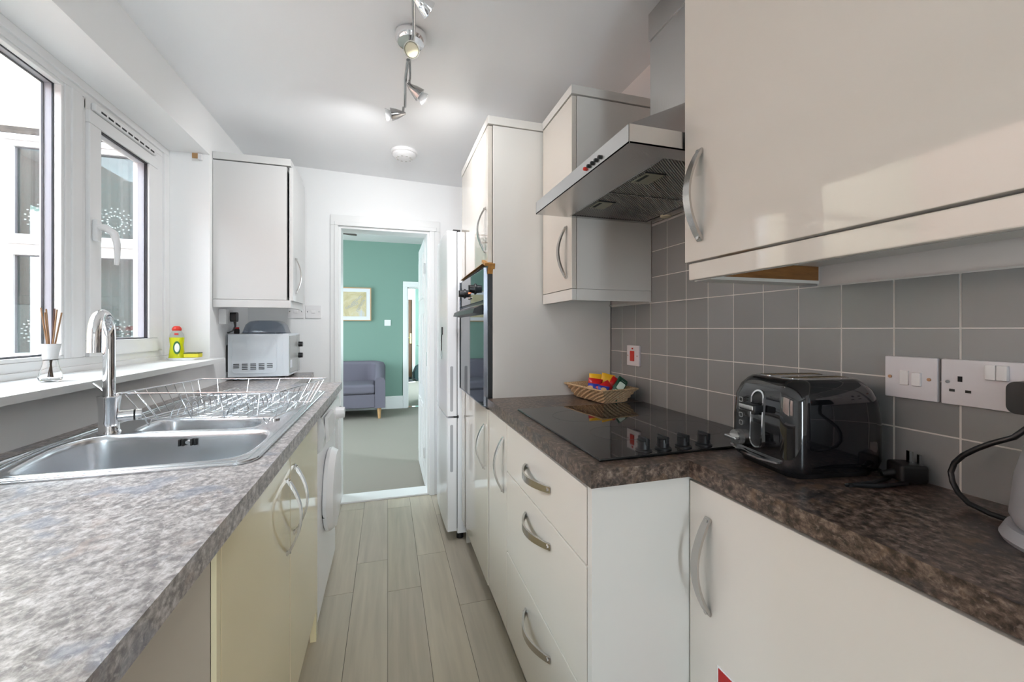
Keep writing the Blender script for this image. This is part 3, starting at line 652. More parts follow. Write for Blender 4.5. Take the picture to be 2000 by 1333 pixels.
# wall cabinets
def wall_cabinet(y0, y1, label, hy, near_panel=True):
    t = thing('wall_cabinet', label, 'cabinet', (0.81, (y0 + y1) / 2, 1.305))
    c = MB().box(0.661, 0.974, y0, y0 + .018, 1.347, 2.050).box(0.661, 0.974, y1 - .018, y1, 1.347, 2.050).box(0.661, 0.974, y0 + .018, y1 - .018, 1.347, 1.365).box(0.661, 0.974, y0 + .018, y1 - .018, 2.032, 2.050).box(0.95, 0.974, y0 + .018, y1 - .018, 1.365, 2.032)
    put('carcass', c, M['cream_flat'], t)
    d = put('door', MB().box(0.640, 0.659, y0 + .002, y1 - .002, 1.348, 2.050, 0.002), M['cream'], t)
    bow('handle', d, (0.640, hy, 1.389), (0.640, hy, 1.583), (-1, 0, 0), (0, 1, 0), width=0.018)
    put('cornice', MB().box(0.638, 0.974, y0 - .001, y1 + .001, 2.056, 2.089, 0.002), M['cream_flat'], t)
    return t
t = wall_cabinet(1.378, 1.673, 'narrow cream wall cabinet between the cooker hood and the oven cabinet', 1.424)
put('pelmet', MB().box(0.640, 0.658, 1.378, 1.673, 1.305, 1.346, 0.002).box(0.658, 0.974, 1.378, 1.392, 1.305, 1.346), M['cream_flat'], t)
for x, y in ((0.715, 1.62), (0.835, 1.56)):
    put('fixing_dowel', MB().cyl((x, y, 1.348), (x, y, 1.330), .012, .012, 14).cyl((x, y, 1.330), (x, y, 1.322), .006, .005, 12), M['khaki'], t)
t = wall_cabinet(0.19, 0.784, 'large glossy cream wall cabinet above the toaster', 0.732)
put('pelmet', MB().box(0.642, 0.660, 0.19, 0.772, 1.3075, 1.3445, 0.003), M['cream'], t)
put('light_batten', MB().box(0.70, 0.972, 0.728, 0.746, 1.3135, 1.3465), M['brownwood'], t)
put('batten_trim', MB().box(0.662, 0.972, 0.7265, 0.776, 1.3065, 1.3135), M['cream_flat'], t)

# switches and sockets on the tiles
def plate_r(name, label, cat, y0, y1, z0, z1):
    t = thing(name, label, cat, (0.974, (y0 + y1) / 2, z0)); put('face_plate', MB().box(0.965, 0.9745, y0, y1, z0, z1, 0.002), M['lilac_plastic'], t); return t
t = plate_r('cooker_switch', 'small square white plate with a red rocker switch on the tiles', 'switch', 1.447, 1.534, 1.049, 1.132)
put('rocker', MB().box(0.960, 0.966, 1.479, 1.505, 1.068, 1.110, 0.002), M['red'], t)
put('indicator', MB().box(0.963, 0.966, 1.487, 1.497, 1.116, 1.123, 0.001), M['red'], t)
for y in (1.458, 1.524): put('screw', MB().cyl((0.9655, y, 1.09), (0.9635, y, 1.09), .0028, seg=10), M['screw'], t)
t = plate_r('fused_switch', 'white fused switch plate on the tiles between toaster and double socket', 'switch', 0.504, 0.588, 1.065, 1.146)
put('fuse_carrier', MB().box(0.9625, 0.966, 0.5475, 0.5615, 1.091, 1.119, 0.001), M['white_plastic'], t)
put('rocker', MB().box(0.9595, 0.966, 0.527, 0.5415, 1.091, 1.117, 0.002), M['white_plastic'], t)
for y in (0.5785, 0.516): put('screw', MB().cyl((0.9655, y, 1.1055), (0.9635, y, 1.1055), .0032, seg=10), M['screw'], t)
t = plate_r('double_socket', 'white double socket on the tiles with a black plug in it', 'socket', 0.352, 0.499, 1.065, 1.146)
for y in (0.4325, 0.4185): put('rocker', MB().box(0.958, 0.966, y - .0068, y + .0068, 1.1145, 1.140, 0.002), M['white_plastic'], t)
for yo in (0.4725, 0.383):
    put('socket_hole', MB().box(0.9642, 0.9652, yo - .003, yo + .003, 1.107, 1.1165).box(0.9642, 0.9652, yo + .007, yo + .0145, 1.0885, 1.093).box(0.9642, 0.9652, yo - .0145, yo - .007, 1.0885, 1.093), M['slot'], t)
for y in (0.489, 0.362): put('screw', MB().cyl((0.9655, y, 1.1055), (0.9635, y, 1.1055), .003, seg=10), M['chrome_dk'], t)

# kettle with its plug and lead
t = thing('kettle', 'grey kettle at the right edge beside the double socket', 'kettle', (0.865, 0.285, 0.910))
put('base', MB().lathe([(.085, 0), (.088, .006), (.082, .02), (0, .02)], (0.865, 0.285, 0.910), seg=40), M['kettle'], t)
put('body', MB().lathe([(.074, .022), (.079, .035), (.074, .09), (.060, .15), (.050, .19), (.046, .20), (.025, .21), (0, .212)], (0.865, 0.285, 0.910), seg=40), M['kettle'], t)
put('handle', MB().tube([(.865, .215, 1.12), (.865, .18, 1.13), (.865, .155, 1.09), (.865, .155, 1.02), (.865, .175, .96), (.865, .21, .95)], .011, 10), M['black'], t)
put('spout', MB().tube([(.835, .25, 1.07), (.815, .235, 1.095)], [.018, .011], 12), M['kettle'], t)
pl = put('plug', MB().prism(rrect(0.358, 0.399, 1.069, 1.119, 0.012), [], 0.925, 0.964, lambda x, y, z: (z, x, y)), M['black'], t)
put('neon_light', MB().cyl((0.9255, .372, 1.103), (0.9235, .372, 1.103), .005, seg=14), M['neon'], pl)
put('lead', MB().tube([(.945, .378, 1.075), (.938, .380, 1.050), (.93, .392, 1.032), (.925, .415, 1.017), (.925, .433, 1.003), (.925, .449, .988), (.925, .460, .972), (.923, .464, .955), (.918, .459, .94), (.910, .448, .927), (.90, .430, .918), (.89, .40, .915), (.885, .37, .915)], .0042, 10), M['black'], t)

# toaster (local frame, rotated)
t = thing('toaster', 'glossy black two slot toaster on the brown worktop', 'toaster', (0.851, 0.672, 0.9105))
TL, TW = 0.108, 0.095
def tloop(z, ix, iy, r): return [(x, y, z) for x, y in rrect(-TL + ix, TL - ix, -TW + iy, TW - iy, r, 7)]
mb = MB().loft([tloop(.012, .004, .004, .035), tloop(.03, 0, 0, .036), tloop(.10, .000, .000, .036), tloop(.145, .003, .003, .036), tloop(.168, .010, .010, .036), tloop(.182, .020, .020, .034), tloop(.188, .028, .028, .03), tloop(.189, .036, .034, .026)], True, True)
ORG['toaster'] = Vector((0, 0, 0))
body = put('body', mb, M['blackgloss'], t, smooth=60); ORG[body.name] = Vector((0, 0, 0))
put('base', MB().loft([tloop(0, .014, .014, .03), tloop(.012, .008, .008, .035), tloop(.016, .006, .006, .035)], True, True), M['black'], t)
mb = MB()
for y in (-.030, .030): mb.prism(rrect(-.068, .068, y - .015, y + .015, .006), [rrect(-.066, .066, y - .013, y + .013, .004)], .1888, .1902)
put('slot_surround', mb, M['chrome_dk'], body)
mb = MB()
for y in (-.030, .030): mb.prism(rrect(-.066, .066, y - .013, y + .013, .004), [], .1888, .1896)
put('toast_slot', mb, M['slot'], body)
for y in (-.030, .030):
    mb = MB().tube([(-.064, y - .0115, .1897), (.064, y - .0115, .1897)], .0008, 6)
    for k in range(8): mb.cyl((-.06 + k * .017, y - .012, .1898), (-.06 + k * .017, y + .012, .1898), .0007, seg=6)
    put('grille_wire', mb, M['brass'], body)
# control end (local -x face)
fx = -TL
put('lever_slot', MB().prism(rrect(-.018, .018, .040, .162, .0178, 8), [rrect(-.0145, .0145, .0435, .1585, .0143, 8)], fx - .004, fx + .006, lambda x, y, z: (z + (0.008 * max(0, (y - .13) / .03)), x, y)), M['chrome'], body)
put('lever_track', MB().prism(rrect(-.0145, .0145, .0435, .1585, .0143, 8), [], fx - .0015, fx + .004, lambda x, y, z: (z + (0.008 * max(0, (y - .13) / .03)), x, y)), M['black'], body)
lv = put('lever', MB().box(fx - .024, fx - .002, -.022, .024, .118, .133, .003).box(fx - .010, fx + .002, -.005, .005, .11, .135), M['black'], body)
put('lever_cap', MB().box(fx - .0255, fx - .012, -.018, .024, .121, .131, .002), M['steel'], lv)
for k in range(4):
    put('button', MB().prism(rrect(.040, .052, .078 + k * .017, .089 + k * .017, .003), [rrect(.042, .050, .080 + k * .017, .087 + k * .017, .002)], fx - .0035, fx - .0005, lambda x, y, z: (z + .001, x, y)), M['steel'], body)
kn = MB().cyl((fx + .002, .052, .050), (fx - .014, .052, .050), .0175, .016, 28).box(fx - .026, fx - .012, .034, .070, .0465, .0535, .002)
put('dial', kn, M['steel'], body)
put('crumb_tray', MB().ribbon([(fx - .001, .075, .0285), (fx - .007, .03, .024), (fx - .008, -.02, .024), (fx - .003, -.062, .0275)], (1, 0, 0), .012, .0035, [(0, 0, 1)] * 4), M['chrome'], body)
mb = MB().tube([(.08, -.04, .02), (.10, -.075, .008), (.09, -.105, .0045), (.03, -.125, .0045), (-.03, -.128, .0045), (.02, -.142, .0045), (.085, -.138, .0045), (.107, -.12, .006)], .0038, 8)
put('mains_lead', mb, M['black'], t)
pm = Matrix.Translation((.108, -.125, 0.004)) @ Matrix.Rotation(-0.35, 4, 'Z')
mb = MB().box(-.026, .020, -.022, .022, 0, .034, .006, 3, pm).tube([pm @ Vector((-.024, 0, .014)), pm @ Vector((-.045, 0, .010))], [.008, .005], 10)
pg = put('plug', mb, M['black'], t)
put('plug_pin', MB().box(-.002, .002, -.004, .004, .034, .056, 0, 2, pm).box(.008, .012, -.013, -.007, .034, .052, 0, 2, pm).box(.008, .012, .007, .013, .034, .052, 0, 2, pm), M['chrome_dk'], pg)
t.rotation_euler = (0, 0, math.radians(-8))

# basket of snacks
BC = Vector((0.829, 1.520, 0.912)); BR = Matrix.Translation(BC) @ Matrix.Rotation(math.radians(8), 4, 'Z')
t = thing('basket', 'shallow woven bamboo basket on the worktop behind the hob', 'basket', BC)
def ring(hx, hy, z, n=14):
    out = []
    for (ax, ay), (bx, by) in zip([(-hx, -hy), (hx, -hy), (hx, hy), (-hx, hy)], [(hx, -hy), (hx, hy), (-hx, hy), (-hx, -hy)]):
        for k in range(n): out.append((ax + (bx - ax) * k / n, ay + (by - ay) * k / n, z))
    return out
mb = MB(); zs = 9; loops = []
for j in range(zs):
    q = j / (zs - 1); hx, hy = .050 + .032 * q, .098 + .034 * q; z = .002 + .055 * q; lp = []
    for i, (x, y, zz) in enumerate(ring(hx, hy, z)):
        b = 0.0022 * (1 if (i // 1 + j) % 2 else -1); lp.append((x + (b if abs(x) >= hx - .001 else 0) * (1 if x > 0 else -1), y + (b if abs(y) >= hy - .001 else 0) * (1 if y > 0 else -1), zz))
    loops.append(lp)
for j in range(zs - 1, -1, -1):
    q = j / (zs - 1); loops.append(ring(.046 + .032 * q, .094 + .034 * q, .004 + .0525 * q))
mb.loft(loops, True, True).xf(BR)
put('woven_tray', mb, M['wicker'], t, smooth=0)
mb = MB(); mb.tube([(-.083, -.133, .056), (.083, -.133, .056), (.083, .133, .056), (-.083, .133, .056)], .0035, 6, closed=True).xf(BR)
put('rim', mb, M['wicker'], t)
def packet(name, label, group, x, y, z, w, h, rz, rx, ry, m, dec, cat='packet'):
    mtx = BR @ Matrix.Translation((x, y, z)) @ Matrix.Rotation(rz, 4, 'Z') @ Matrix.Rotation(rx, 4, 'X') @ Matrix.Rotation(ry, 4, 'Y')
    p = thing(name, label, cat, (mtx @ Vector((0, 0, 0))), group)
    n = 8; rows = []
    for sgn in (1, -1):
        pass
    mb = MB(); loops = []
    for i in range(n + 1):
        v = i / n; zz = (v - .5) * h; bul = .010 * math.sin(PI * v) ** 0.6; lp = []
        for k in range(12):
            a = 2 * PI * k / 12; lp.append((w / 2 * (1 - .06 * math.sin(PI * v)) * math.cos(a), (bul + .0008) * math.sin(a), zz))
        loops.append(lp)
    mb.loft(loops, True, True).xf(mtx); b = put('wrapper', mb, m, p)
    for (kind, dx, dz, dw, dh, dm) in dec:
        for s in (-1,):
            mb = MB()
            if kind == 'o': mb.prism([(dx + dw * math.cos(2 * PI * k / 16), dz + dh * math.sin(2 * PI * k / 16)) for k in range(16)], [], -.0125, -.0092, lambda x, y, z: (x, z, y))
            else: mb.prism(rrect(dx - dw, dx + dw, dz - dh, dz + dh, min(dw, dh) * .4), [], -.0125, -.0092, lambda x, y, z: (x, z, y))
            mb.xf(mtx); put('print', mb, dm, b)
    return p
R = math.radians
# (basket local: -y is towards the camera end, +y towards the oven cabinet, +x towards the tiles)
packet('snack_packet', 'yellow foil snack packet at the back left of the basket', None, -.005, .022, .068, .052, .070, R(-25), R(-12), R(4), M['y_wrap'], [('o', 0, -.010, .013, .016, M['w_wrap']), ('o', .002, -.010, .007, .009, M['b_wrap'])])
packet('snack_packet', 'yellow foil snack packet nearer the tiles in the basket', None, .036, -.002, .066, .056, .074, R(-25), R(-8), R(14), M['y_wrap'], [('o', -.004, -.012, .015, .019, M['w_wrap']), ('o', -.003, -.012, .007, .011, M['b_wrap'])])
packet('biscuit_packet', 'red biscuit packet at the left of the basket', None, -.022, .000, .060, .058, .056, R(-30), R(-25), R(8), M['r_wrap'], [('o', -.010, -.014, .016, .010, M['biscuit'])])
packet('biscuit_packet', 'red biscuit packet in the middle of the basket', None, -.005, -.052, .047, .062, .062, R(-22), R(-30), R(-30), M['r_wrap'], [('o', -.010, 0, .014, .014, M['biscuit'])])
packet('biscuit_packet', 'blue biscuit packet at the front left of the basket', None, -.038, -.018, .052, .056, .036, R(-40), R(-30), R(5), M['b_wrap'], [('o', -.016, -.006, .012, .009, M['biscuit'])])
packet('biscuit_packet', 'blue biscuit packet beside the red one at the basket front', None, -.030, -.066, .050, .046, .034, R(-30), R(-35), R(10), M['b_wrap'], [('o', .0, -.004, .011, .008, M['biscuit'])])
packet('biscuit_packet', 'dark red packet half hidden behind the green sachets', None, .045, -.035, .056, .05, .070, R(-30), R(-20), R(35), M['r_wrap'], [])
for k, (x, y, z, lab) in enumerate(((.016, -.094, .050, 'green and white sachet at the front corner of the basket'), (.034, -.076, .053, 'green and white sachet behind the frontmost one in the basket'), (.050, -.056, .055, 'green and white sachet nearest the tiles in the basket'))):
    packet('sachet', lab, 'green and white sachets in the basket', x, y, z, .040, .085, R(-18), R(-18), R(38), M['g_wrap'], [('r', .001, .016, .013, .016, M['pg_wrap']), ('r', .001, -.018, .013, .013, M['pg_wrap'])])

# ------------------------------------------------------------------ fridge freezer
t = thing('fridge_freezer', 'tall white fridge freezer beside the kitchen doorway', 'fridge', (0.62, 2.6, 0))
put('cabinet', MB().box(0.378, 0.93, 2.335, 2.875, 0.04, 1.752, 0.006), M['white_appl'], t)
def fdoor(z0, z1, ga, gb):
    def f(x, y, z): return (x, y, z)
    prof = [(0.374, 2.332), (0.374, 2.878), (0.330, 2.878), (0.322, 2.85), (0.317, 2.75), (0.315, 2.6), (0.3165, 2.45), (0.319, 2.345), (0.324, 2.332)]
    d = put('door', MB().prism([(a, b) for a, b in prof], [], z0, z1), M['white_appl'], t)
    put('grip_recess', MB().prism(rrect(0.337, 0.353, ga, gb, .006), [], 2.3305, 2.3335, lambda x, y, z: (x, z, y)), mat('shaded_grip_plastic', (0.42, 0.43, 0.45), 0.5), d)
    return d
fdoor(0.708, 1.752, 0.735, 0.99); fdoor(0.06, 0.698, 0.395, 0.66)
put('hinge', MB().box(0.360, 0.385, 2.334, 2.36, 0.696, 0.711).box(0.355, 0.395, 2.336, 2.38, 1.752, 1.762), M['slot'], t)
put('gasket', MB().box(0.374, 0.378, 2.34, 2.87, 0.07, 1.745), M['slot'], t)
for x, y in ((0.40, 2.38), (0.40, 2.83), (0.90, 2.38), (0.90, 2.83)): put('foot', MB().cyl((x, y, 0), (x, y, .045), .02, seg=14), M['black'], t)
t = thing('bottle_opener', 'black and grey bottle opener on a cord hanging on the fridge door', 'bottle opener', (0.313, 2.50, 1.02))
put('magnet', MB().box(0.309, 0.3165, 2.49, 2.515, 1.165, 1.212, .002), M['black'], t)
put('cord', MB().tube([(.3105, 2.503, 1.17), (.309, 2.507, 1.13), (.309, 2.50, 1.10), (.309, 2.505, 1.06)], .003, 8), M['black'], t)
put('opener_blade', MB().box(0.307, 0.3105, 2.495, 2.512, 1.020, 1.070, .001), M['chrome_dk'], t)

# ------------------------------------------------------------------ LEFT RUN
bx = [(-0.72, 1.05), (-0.31, 1.36)]
def bowl_outline(k):
    if k == 0: return [(-0.700, 1.052), (-0.60, 1.048), (-0.45, 1.046), (-0.345, 1.050), (-0.318, 1.066), (-0.306, 1.10), (-0.302, 1.18), (-0.306, 1.27), (-0.325, 1.315), (-0.36, 1.338), (-0.42, 1.346), (-0.52, 1.355), (-0.62, 1.368), (-0.68, 1.376), (-0.725, 1.368), (-0.752, 1.345), (-0.765, 1.30), (-0.762, 1.24), (-0.748, 1.17), (-0.732, 1.10), (-0.722, 1.068)]
    return [(-0.39, 1.366), (-0.372, 1.378), (-0.366, 1.41), (-0.372, 1.47), (-0.395, 1.515), (-0.43, 1.545), (-0.50, 1.565), (-0.58, 1.58), (-0.64, 1.588), (-0.672, 1.575), (-0.686, 1.54), (-0.688, 1.48), (-0.682, 1.425), (-0.66, 1.402), (-0.60, 1.392), (-0.50, 1.378), (-0.43, 1.368)]
def smooth_loop(p, it=2):
    for _ in range(it):
        q = []
        for i in range(len(p)):
            a, b = p[i], p[(i + 1) % len(p)]
            q += [(a[0] * .75 + b[0] * .25, a[1] * .75 + b[1] * .25), (a[0] * .25 + b[0] * .75, a[1] * .25 + b[1] * .75)]
        p = q
    return p
def shrink(p, d):
    cx = sum(a for a, b in p) / len(p); cy = sum(b for a, b in p) / len(p); out = []
    n = len(p)
    for i in range(n):
        a, b = Vector(p[i - 1]), Vector(p[(i + 1) % n]); tt = (b - a).normalized(); nn = Vector((-tt.y, tt.x))
        c = Vector((cx, cy)) - Vector(p[i])
        if nn.dot(c) < 0: nn = -nn
        out.append((p[i][0] + nn.x * d, p[i][1] + nn.y * d))
    return out
# worktop with sink cut-out
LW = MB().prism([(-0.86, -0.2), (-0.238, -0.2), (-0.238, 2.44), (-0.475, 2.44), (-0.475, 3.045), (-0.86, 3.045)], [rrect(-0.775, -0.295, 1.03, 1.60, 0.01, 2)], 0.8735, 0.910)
tag(put('worktop', LW, M['granite_glare']), 'mottled brown stone-look worktop under the window holding the sink, glare painted in', 'worktop')
# sink
t = thing('sink', 'stainless steel sink with main bowl, half bowl and drainer', 'sink', (-0.54, 1.55, 0.910))
SO = rrect(-0.802, -0.274, 1.010, 2.085, [0.03, 0.03, 0.06, 0.045], 8)
B0, B1 = smooth_loop(bowl_outline(0)), smooth_loop(bowl_outline(1))
mb = MB().prism(SO, [B0, B1], 0.9105, 0.9135)
sk = put('rim_sheet', mb, M['sink'], t)
# raised edges
mb = MB().tube([(x, y, 0.9135) for x, y in shrink(SO, .005)], .0035, 8, closed=True)
mb.tube([(x, y, 0.9135) for x, y in shrink(SO, .022)], .0016, 6, closed=True)
put('raised_edge', mb, M['sink'], sk)
for o_ in (0, .012):
    put('contour_ridge', MB().tube([(-.738 - o_ * .5, 1.045, .9135), (-.752 - o_, 1.10, .9145), (-.768 - o_, 1.18, .9148), (-.779 - o_ * .8, 1.26, .9148), (-.781 - o_ * .6, 1.35, .9145), (-.772 - o_ * .3, 1.372, .9135)], .0018, 8), M['sink'], sk)
for B, dep, nm in ((B0, .150, 'main_bowl'), (B1, .095, 'half_bowl')):
    lo = []
    for d, z in ((-.010, .9133), (-.006, .9158), (0, .9150), (.004, .910), (.007, .90), (.012, .91 - dep * .5), (.018, .91 - dep * .86), (.026, .91 - dep * .96), (.042, .91 - dep)):
        lo.append([(x, y, z) for x, y in shrink(B, d)])
    bo = put(nm, MB().loft(lo, False, True), M['sink'], t, smooth=70)
    cx = sum(a for a, b in B) / len(B); cy = sum(b for a, b in B) / len(B)
    put('waste', MB().lathe([(.038, 0), (.036, .003), (.020, .001), (0, .0005)], (cx, cy, .9105 - dep)), M['chrome'], bo)
mb = MB()
for x in (-0.5430, -0.5345, -0.5150, -0.5065): mb.box(x - .0026, x + .0026, 1.3385, 1.352, .8805, .8985, .001)
put('overflow_slot', mb, M['slot'], t)
put('overflow_screw', MB().cyl((-.5248, 1.352, .8895), (-.5248, 1.341, .8895), .0048, seg=14), M['chrome'], t)
for k in range(9):
    x = -0.66 + k * 0.040; y0 = 1.66 if x < -.5 else 1.60
    put('drainer_ridge', MB().tube([(x, y0, .9125), (x, y0 + .02, .9145), (x, 2.02, .9145), (x, 2.035, .9125)], .004, 8), M['sink'], sk)
put('waste_button', MB().lathe([(.018, 0), (.018, .004), (.012, .007), (0, .0075)], (-.345, 1.475, .9135)), M['chrome'], t)
# tap
t = thing('mixer_tap', 'chrome swan neck mixer tap beside the sink bowls', 'tap', (-0.735, 1.414, 0.9135))
put('body', MB().lathe([(.0255, 0), (.0255, .004), (.0225, .008), (.0215, .03), (.0225, .075), (.0255, .098), (.0255, .102), (.016, .1025), (0, .1025)], (-.735, 1.414, .9135), seg=36), M['chrome'], t)
pts = [(-.735, 1.414, 1.0), (-.735, 1.414, 1.10), (-.735, 1.414, 1.178)]
dv = Vector((.028, -.112)).normalized()
for k in range(1, 13):
    a = PI * k / 12; r = .056; pts.append((-.735 + dv.x * (r - r * math.cos(a)), 1.414 + dv.y * (r - r * math.cos(a)), 1.182 + r * math.sin(a)))
pts.append((pts[-1][0] + dv.x * .002, pts[-1][1] + dv.y * .002, 1.140))
put('spout', MB().tube(pts, [.0135] * 3 + [.0135 + .0012 * k / 12 for k in range(len(pts) - 3)], 24), M['chrome'], t)
mb = MB().cyl((-.718, 1.42, .957), (-.672, 1.438, .957), .0155, .0155, 24)
ko = put('side_knob', mb, M['chrome'], t)
put('knob_ring', MB().cyl((-.688, 1.4317, .957), (-.684, 1.4333, .957), .0161, .0161, 24), M['black'], ko)
put('lever', MB().tube([(-.742, 1.425, 1.012), (-.765, 1.440, 1.030), (-.790, 1.452, 1.046)], [.0045, .004, .0035], 10), M['chrome'], t)

# dish rack
t = thing('dish_rack', 'chromed wire dish rack standing on the sink drainer', 'dish rack', (-0.48, 1.56, 0.916))
RM = Matrix.Translation((-.4725, 1.552, 0)) @ Matrix.Rotation(math.radians(-13.5), 4, 'Z')
TX, TYY, BX, BY, ZT, ZBm = .222, .172, .185, .135, 1.018, .938
def P4(hx, hy, z): return [(-hx, -hy, z), (hx, -hy, z), (hx, hy, z), (-hx, hy, z)]
put('top_rim', MB().tube(P4(TX, TYY, ZT), .0024, 8, closed=True).xf(RM), M['wire'], t)
put('base_rim', MB().tube(P4(BX, BY, ZBm), .002, 8, closed=True).xf(RM), M['wire'], t)
mb = MB()
for k in range(15):
    x = -BX + 2 * BX * k / 14; mb.tube([(x, -BY, ZBm), (x, BY, ZBm)], .0013, 6)
put('base_wire', mb.xf(RM), M['wire'], t)
wires = []
for k in range(9):
    q = -1 + 2 * (k + .5) / 9
    wires += [((-BX, q * BY, ZBm), (-TX, q * TYY, ZT)), ((BX, q * BY, ZBm), (TX, q * TYY, ZT))]
for k in range(4):
    q = -1 + 2 * (k + .5) / 4
    wires += [((q * BX, -BY, ZBm), (q * TX, -TYY, ZT)), ((q * BX, BY, ZBm), (q * TX, TYY, ZT))]
for a_, b_ in wires: put('side_wire', MB().tube([a_, b_], .0013, 6).xf(RM), M['wire'], t)
for x0 in (-.085, .075):
    mb = MB()
    for k in range(10):
        y = -BY + .012 + (2 * BY - .024) * k / 9
        pts = []
        for i in range(13):
            a = PI * i / 12; pts.append((x0 - .030 * math.cos(a) + .012 * math.sin(a), y, ZBm + .052 * math.sin(a) ** 0.8 if 0 < i < 12 else ZBm))
        pts = [(x0 - .055, y, ZBm)] + pts + [(x0 + .055, y, ZBm)]
        mb.tube(pts, .0015, 6)
    put('plate_holder', mb.xf(RM), M['wire'], t)
for x, y in ((-BX, -BY), (BX, -BY), (BX, BY), (-BX, BY)):
    put('foot', MB().tube([(x * .9 - .01, y, ZBm), (x * .9, y, .9195), (x * .9 + .01, y, ZBm)], .002, 6).xf(RM), M['wire'], t)

# left base cabinet
t = thing('base_cabinet', 'yellow cream two door cabinet under the sink', 'cabinet', (-0.55, 1.27, 0))
put('carcass', MB().box(-.85, -.269, .766, .784, 0.0, .870).box(-.85, -.284, 1.742, 1.760, 0.0, .870).box(-.85, -.284, .784, 1.742, .13, .148).box(-.85, -.835, .784, 1.742, .148, .70), mat('shade_toned_cabinet_side', (0.46, 0.385, 0.30), 0.45), t)  # shade beneath the worktop put into the panel's brown tone
put('edge_strip', MB().box(-.268, -.260, .765, .783, .0, .870, .001), M['yellow'], t)
d = put('door', MB().box(-.281, -.260, .7855, 1.285, .125, .866, .002), M['yellow'], t)
bow('handle', d, (-.260, 1.243, .592), (-.260, 1.243, .795), (1, 0, 0), (0, 1, 0), width=.015)
d = put('door', MB().box(-.281, -.260, 1.288, 1.735, .125, .866, .002), M['yellow'], t)
bow('handle', d, (-.260, 1.332, .608), (-.260, 1.332, .806), (1, 0, 0), (0, 1, 0), width=.015)
put('plinth', MB().box(-.315, -.30, .784, 1.760, 0, .123), M['yellow'], t)
put('filler_panel', MB().box(-.284, -.262, 1.738, 1.768, .0, .868, .001), M['yellow'], t)
# support panel for the near end of the worktop
tag(put('worktop_support_panel', MB().box(-.85, -.27, -.2, -.182, 0, .8735), M['cream_flat']), 'cream end panel carrying the near end of the window worktop', 'panel')

# washing machine
t = thing('washing_machine', 'white front loading washing machine under the end of the worktop', 'washing machine', (-0.55, 2.1, 0))
put('body', MB().box(-.84, -.268, 1.802, 2.398, .02, .848, .006), M['white_appl'], t)
put('control_panel', MB().prism([(-.268, .70), (-.250, .715), (-.240, .78), (-.252, .845), (-.268, .848)], [], 1.806, 2.394, lambda x, y, z: (x, z, y)), M['white_appl'], t)
put('detergent_drawer', MB().prism([(-.240, .735), (-.228, .745), (-.232, .835), (-.245, .838)], [], 1.835, 2.02, lambda x, y, z: (x, z, y)), M['white_plastic'], t)
put('program_dial', MB().cyl((-.245, 2.22, .785), (-.205, 2.22, .785), .030, .026, 26), M['white_plastic'], t)
put('control_button', MB().box(-.245, -.232, 2.31, 2.345, .775, .795, .002), M['slot'], t)
dp = [(.17, 0), (.182, .006), (.185, .020), (.168, .045), (.120, .052), (0, .053)]
do = put('door', MB().lathe(dp, (-.270, 2.095, .46), axis=(1, 0, 0), seg=44), M['white_plastic'], t)
put('door_hinge', MB().box(-.268, -.246, 1.925, 1.942, .475, .490, .002).box(-.268, -.246, 1.925, 1.942, .390, .405, .002), M['slot'], do)
for y in (1.85, 2.35): put('foot', MB().cyl((-.31, y, 0), (-.31, y, .022), .02, seg=12), M['black'], t)

# wall cabinet on the left
t = thing('wall_cabinet', 'white wall cabinet above the microwave', 'cabinet', (-0.68, 2.64, 1.31))
put('carcass', MB().box(-.858, -.518, 2.476, 2.494, 1.355, 2.07, .001).box(-.858, -.518, 2.79, 2.808, 1.355, 2.07).box(-.858, -.518, 2.494, 2.79, 1.355, 1.372).box(-.858, -.518, 2.494, 2.79, 2.05, 2.07).box(-.858, -.845, 2.494, 2.79, 1.372, 2.05), M['white_unit'], t)
d = put('door', MB().box(-.506, -.487, 2.478, 2.806, 1.352, 2.068, .002), M['white_unit'], t)
bow('handle', d, (-.487, 2.530, 1.395), (-.487, 2.530, 1.59), (1, 0, 0), (0, 1, 0), width=.015, bulge=.030)
put('cornice', MB().box(-.858, -.498, 2.472, 2.81, 2.075, 2.112, .002), M['white_unit'], t)
put('pelmet', MB().box(-.858, -.498, 2.474, 2.49, 1.313, 1.353, .002).box(-.516, -.498, 2.49, 2.808, 1.313, 1.353, .002), M['white_unit'], t)

# microwave
t = thing('microwave', 'small silver grey microwave on the worktop in the corner', 'microwave', (-0.70, 2.79, 0.910))
put('case', MB().box(-.848, -.560, 2.650, 2.935, .930, 1.172, .004), M['microwave'], t)
put('side_embossing', MB().prism(rrect(-.828, -.604, .950, 1.150, .025), [rrect(-.8255, -.6065, .9525, 1.1475, .0225)], 2.6478, 2.6505, lambda x, y, z: (x, z, y)), M['microwave'], t)
fr = put('front_frame', MB().box(-.575, -.543, 2.648, 2.937, .930, 1.174, .004), M['microwave'], t)
put('door_window', MB().box(-.545, -.539, 2.66, 2.86, .945, 1.16, .002), M['mwfront'], fr)
put('control_strip', MB().box(-.545, -.538, 2.865, 2.930, .940, 1.165, .002), M['mwfront'], fr)
for z in (1.105, 1.035): put('knob', MB().cyl((-.538, 2.898, z), (-.515, 2.898, z), .017, .015, 20), M['black'], fr)
mb = MB()
for c in range(5):
    for r_ in range(3 if c in (0, 4) else 4):
        x = -.806 + c * .0415; z = 1.003 - r_ * .0095; mb.prism(rrect(x - .0145, x + .0145, z - .002, z + .002, .0018, 3), [], 2.648, 2.651, lambda x, y, z: (x, z, y))
put('vent_slot', mb, M['slot'], t)
put('label', MB().box(-.5395, -.5378, 2.665, 2.71, .975, 1.02), M['paper'], fr)
put('rear_housing', MB().box(-.859, -.846, 2.66, 2.90, .96, 1.11, .004), M['black'], t)
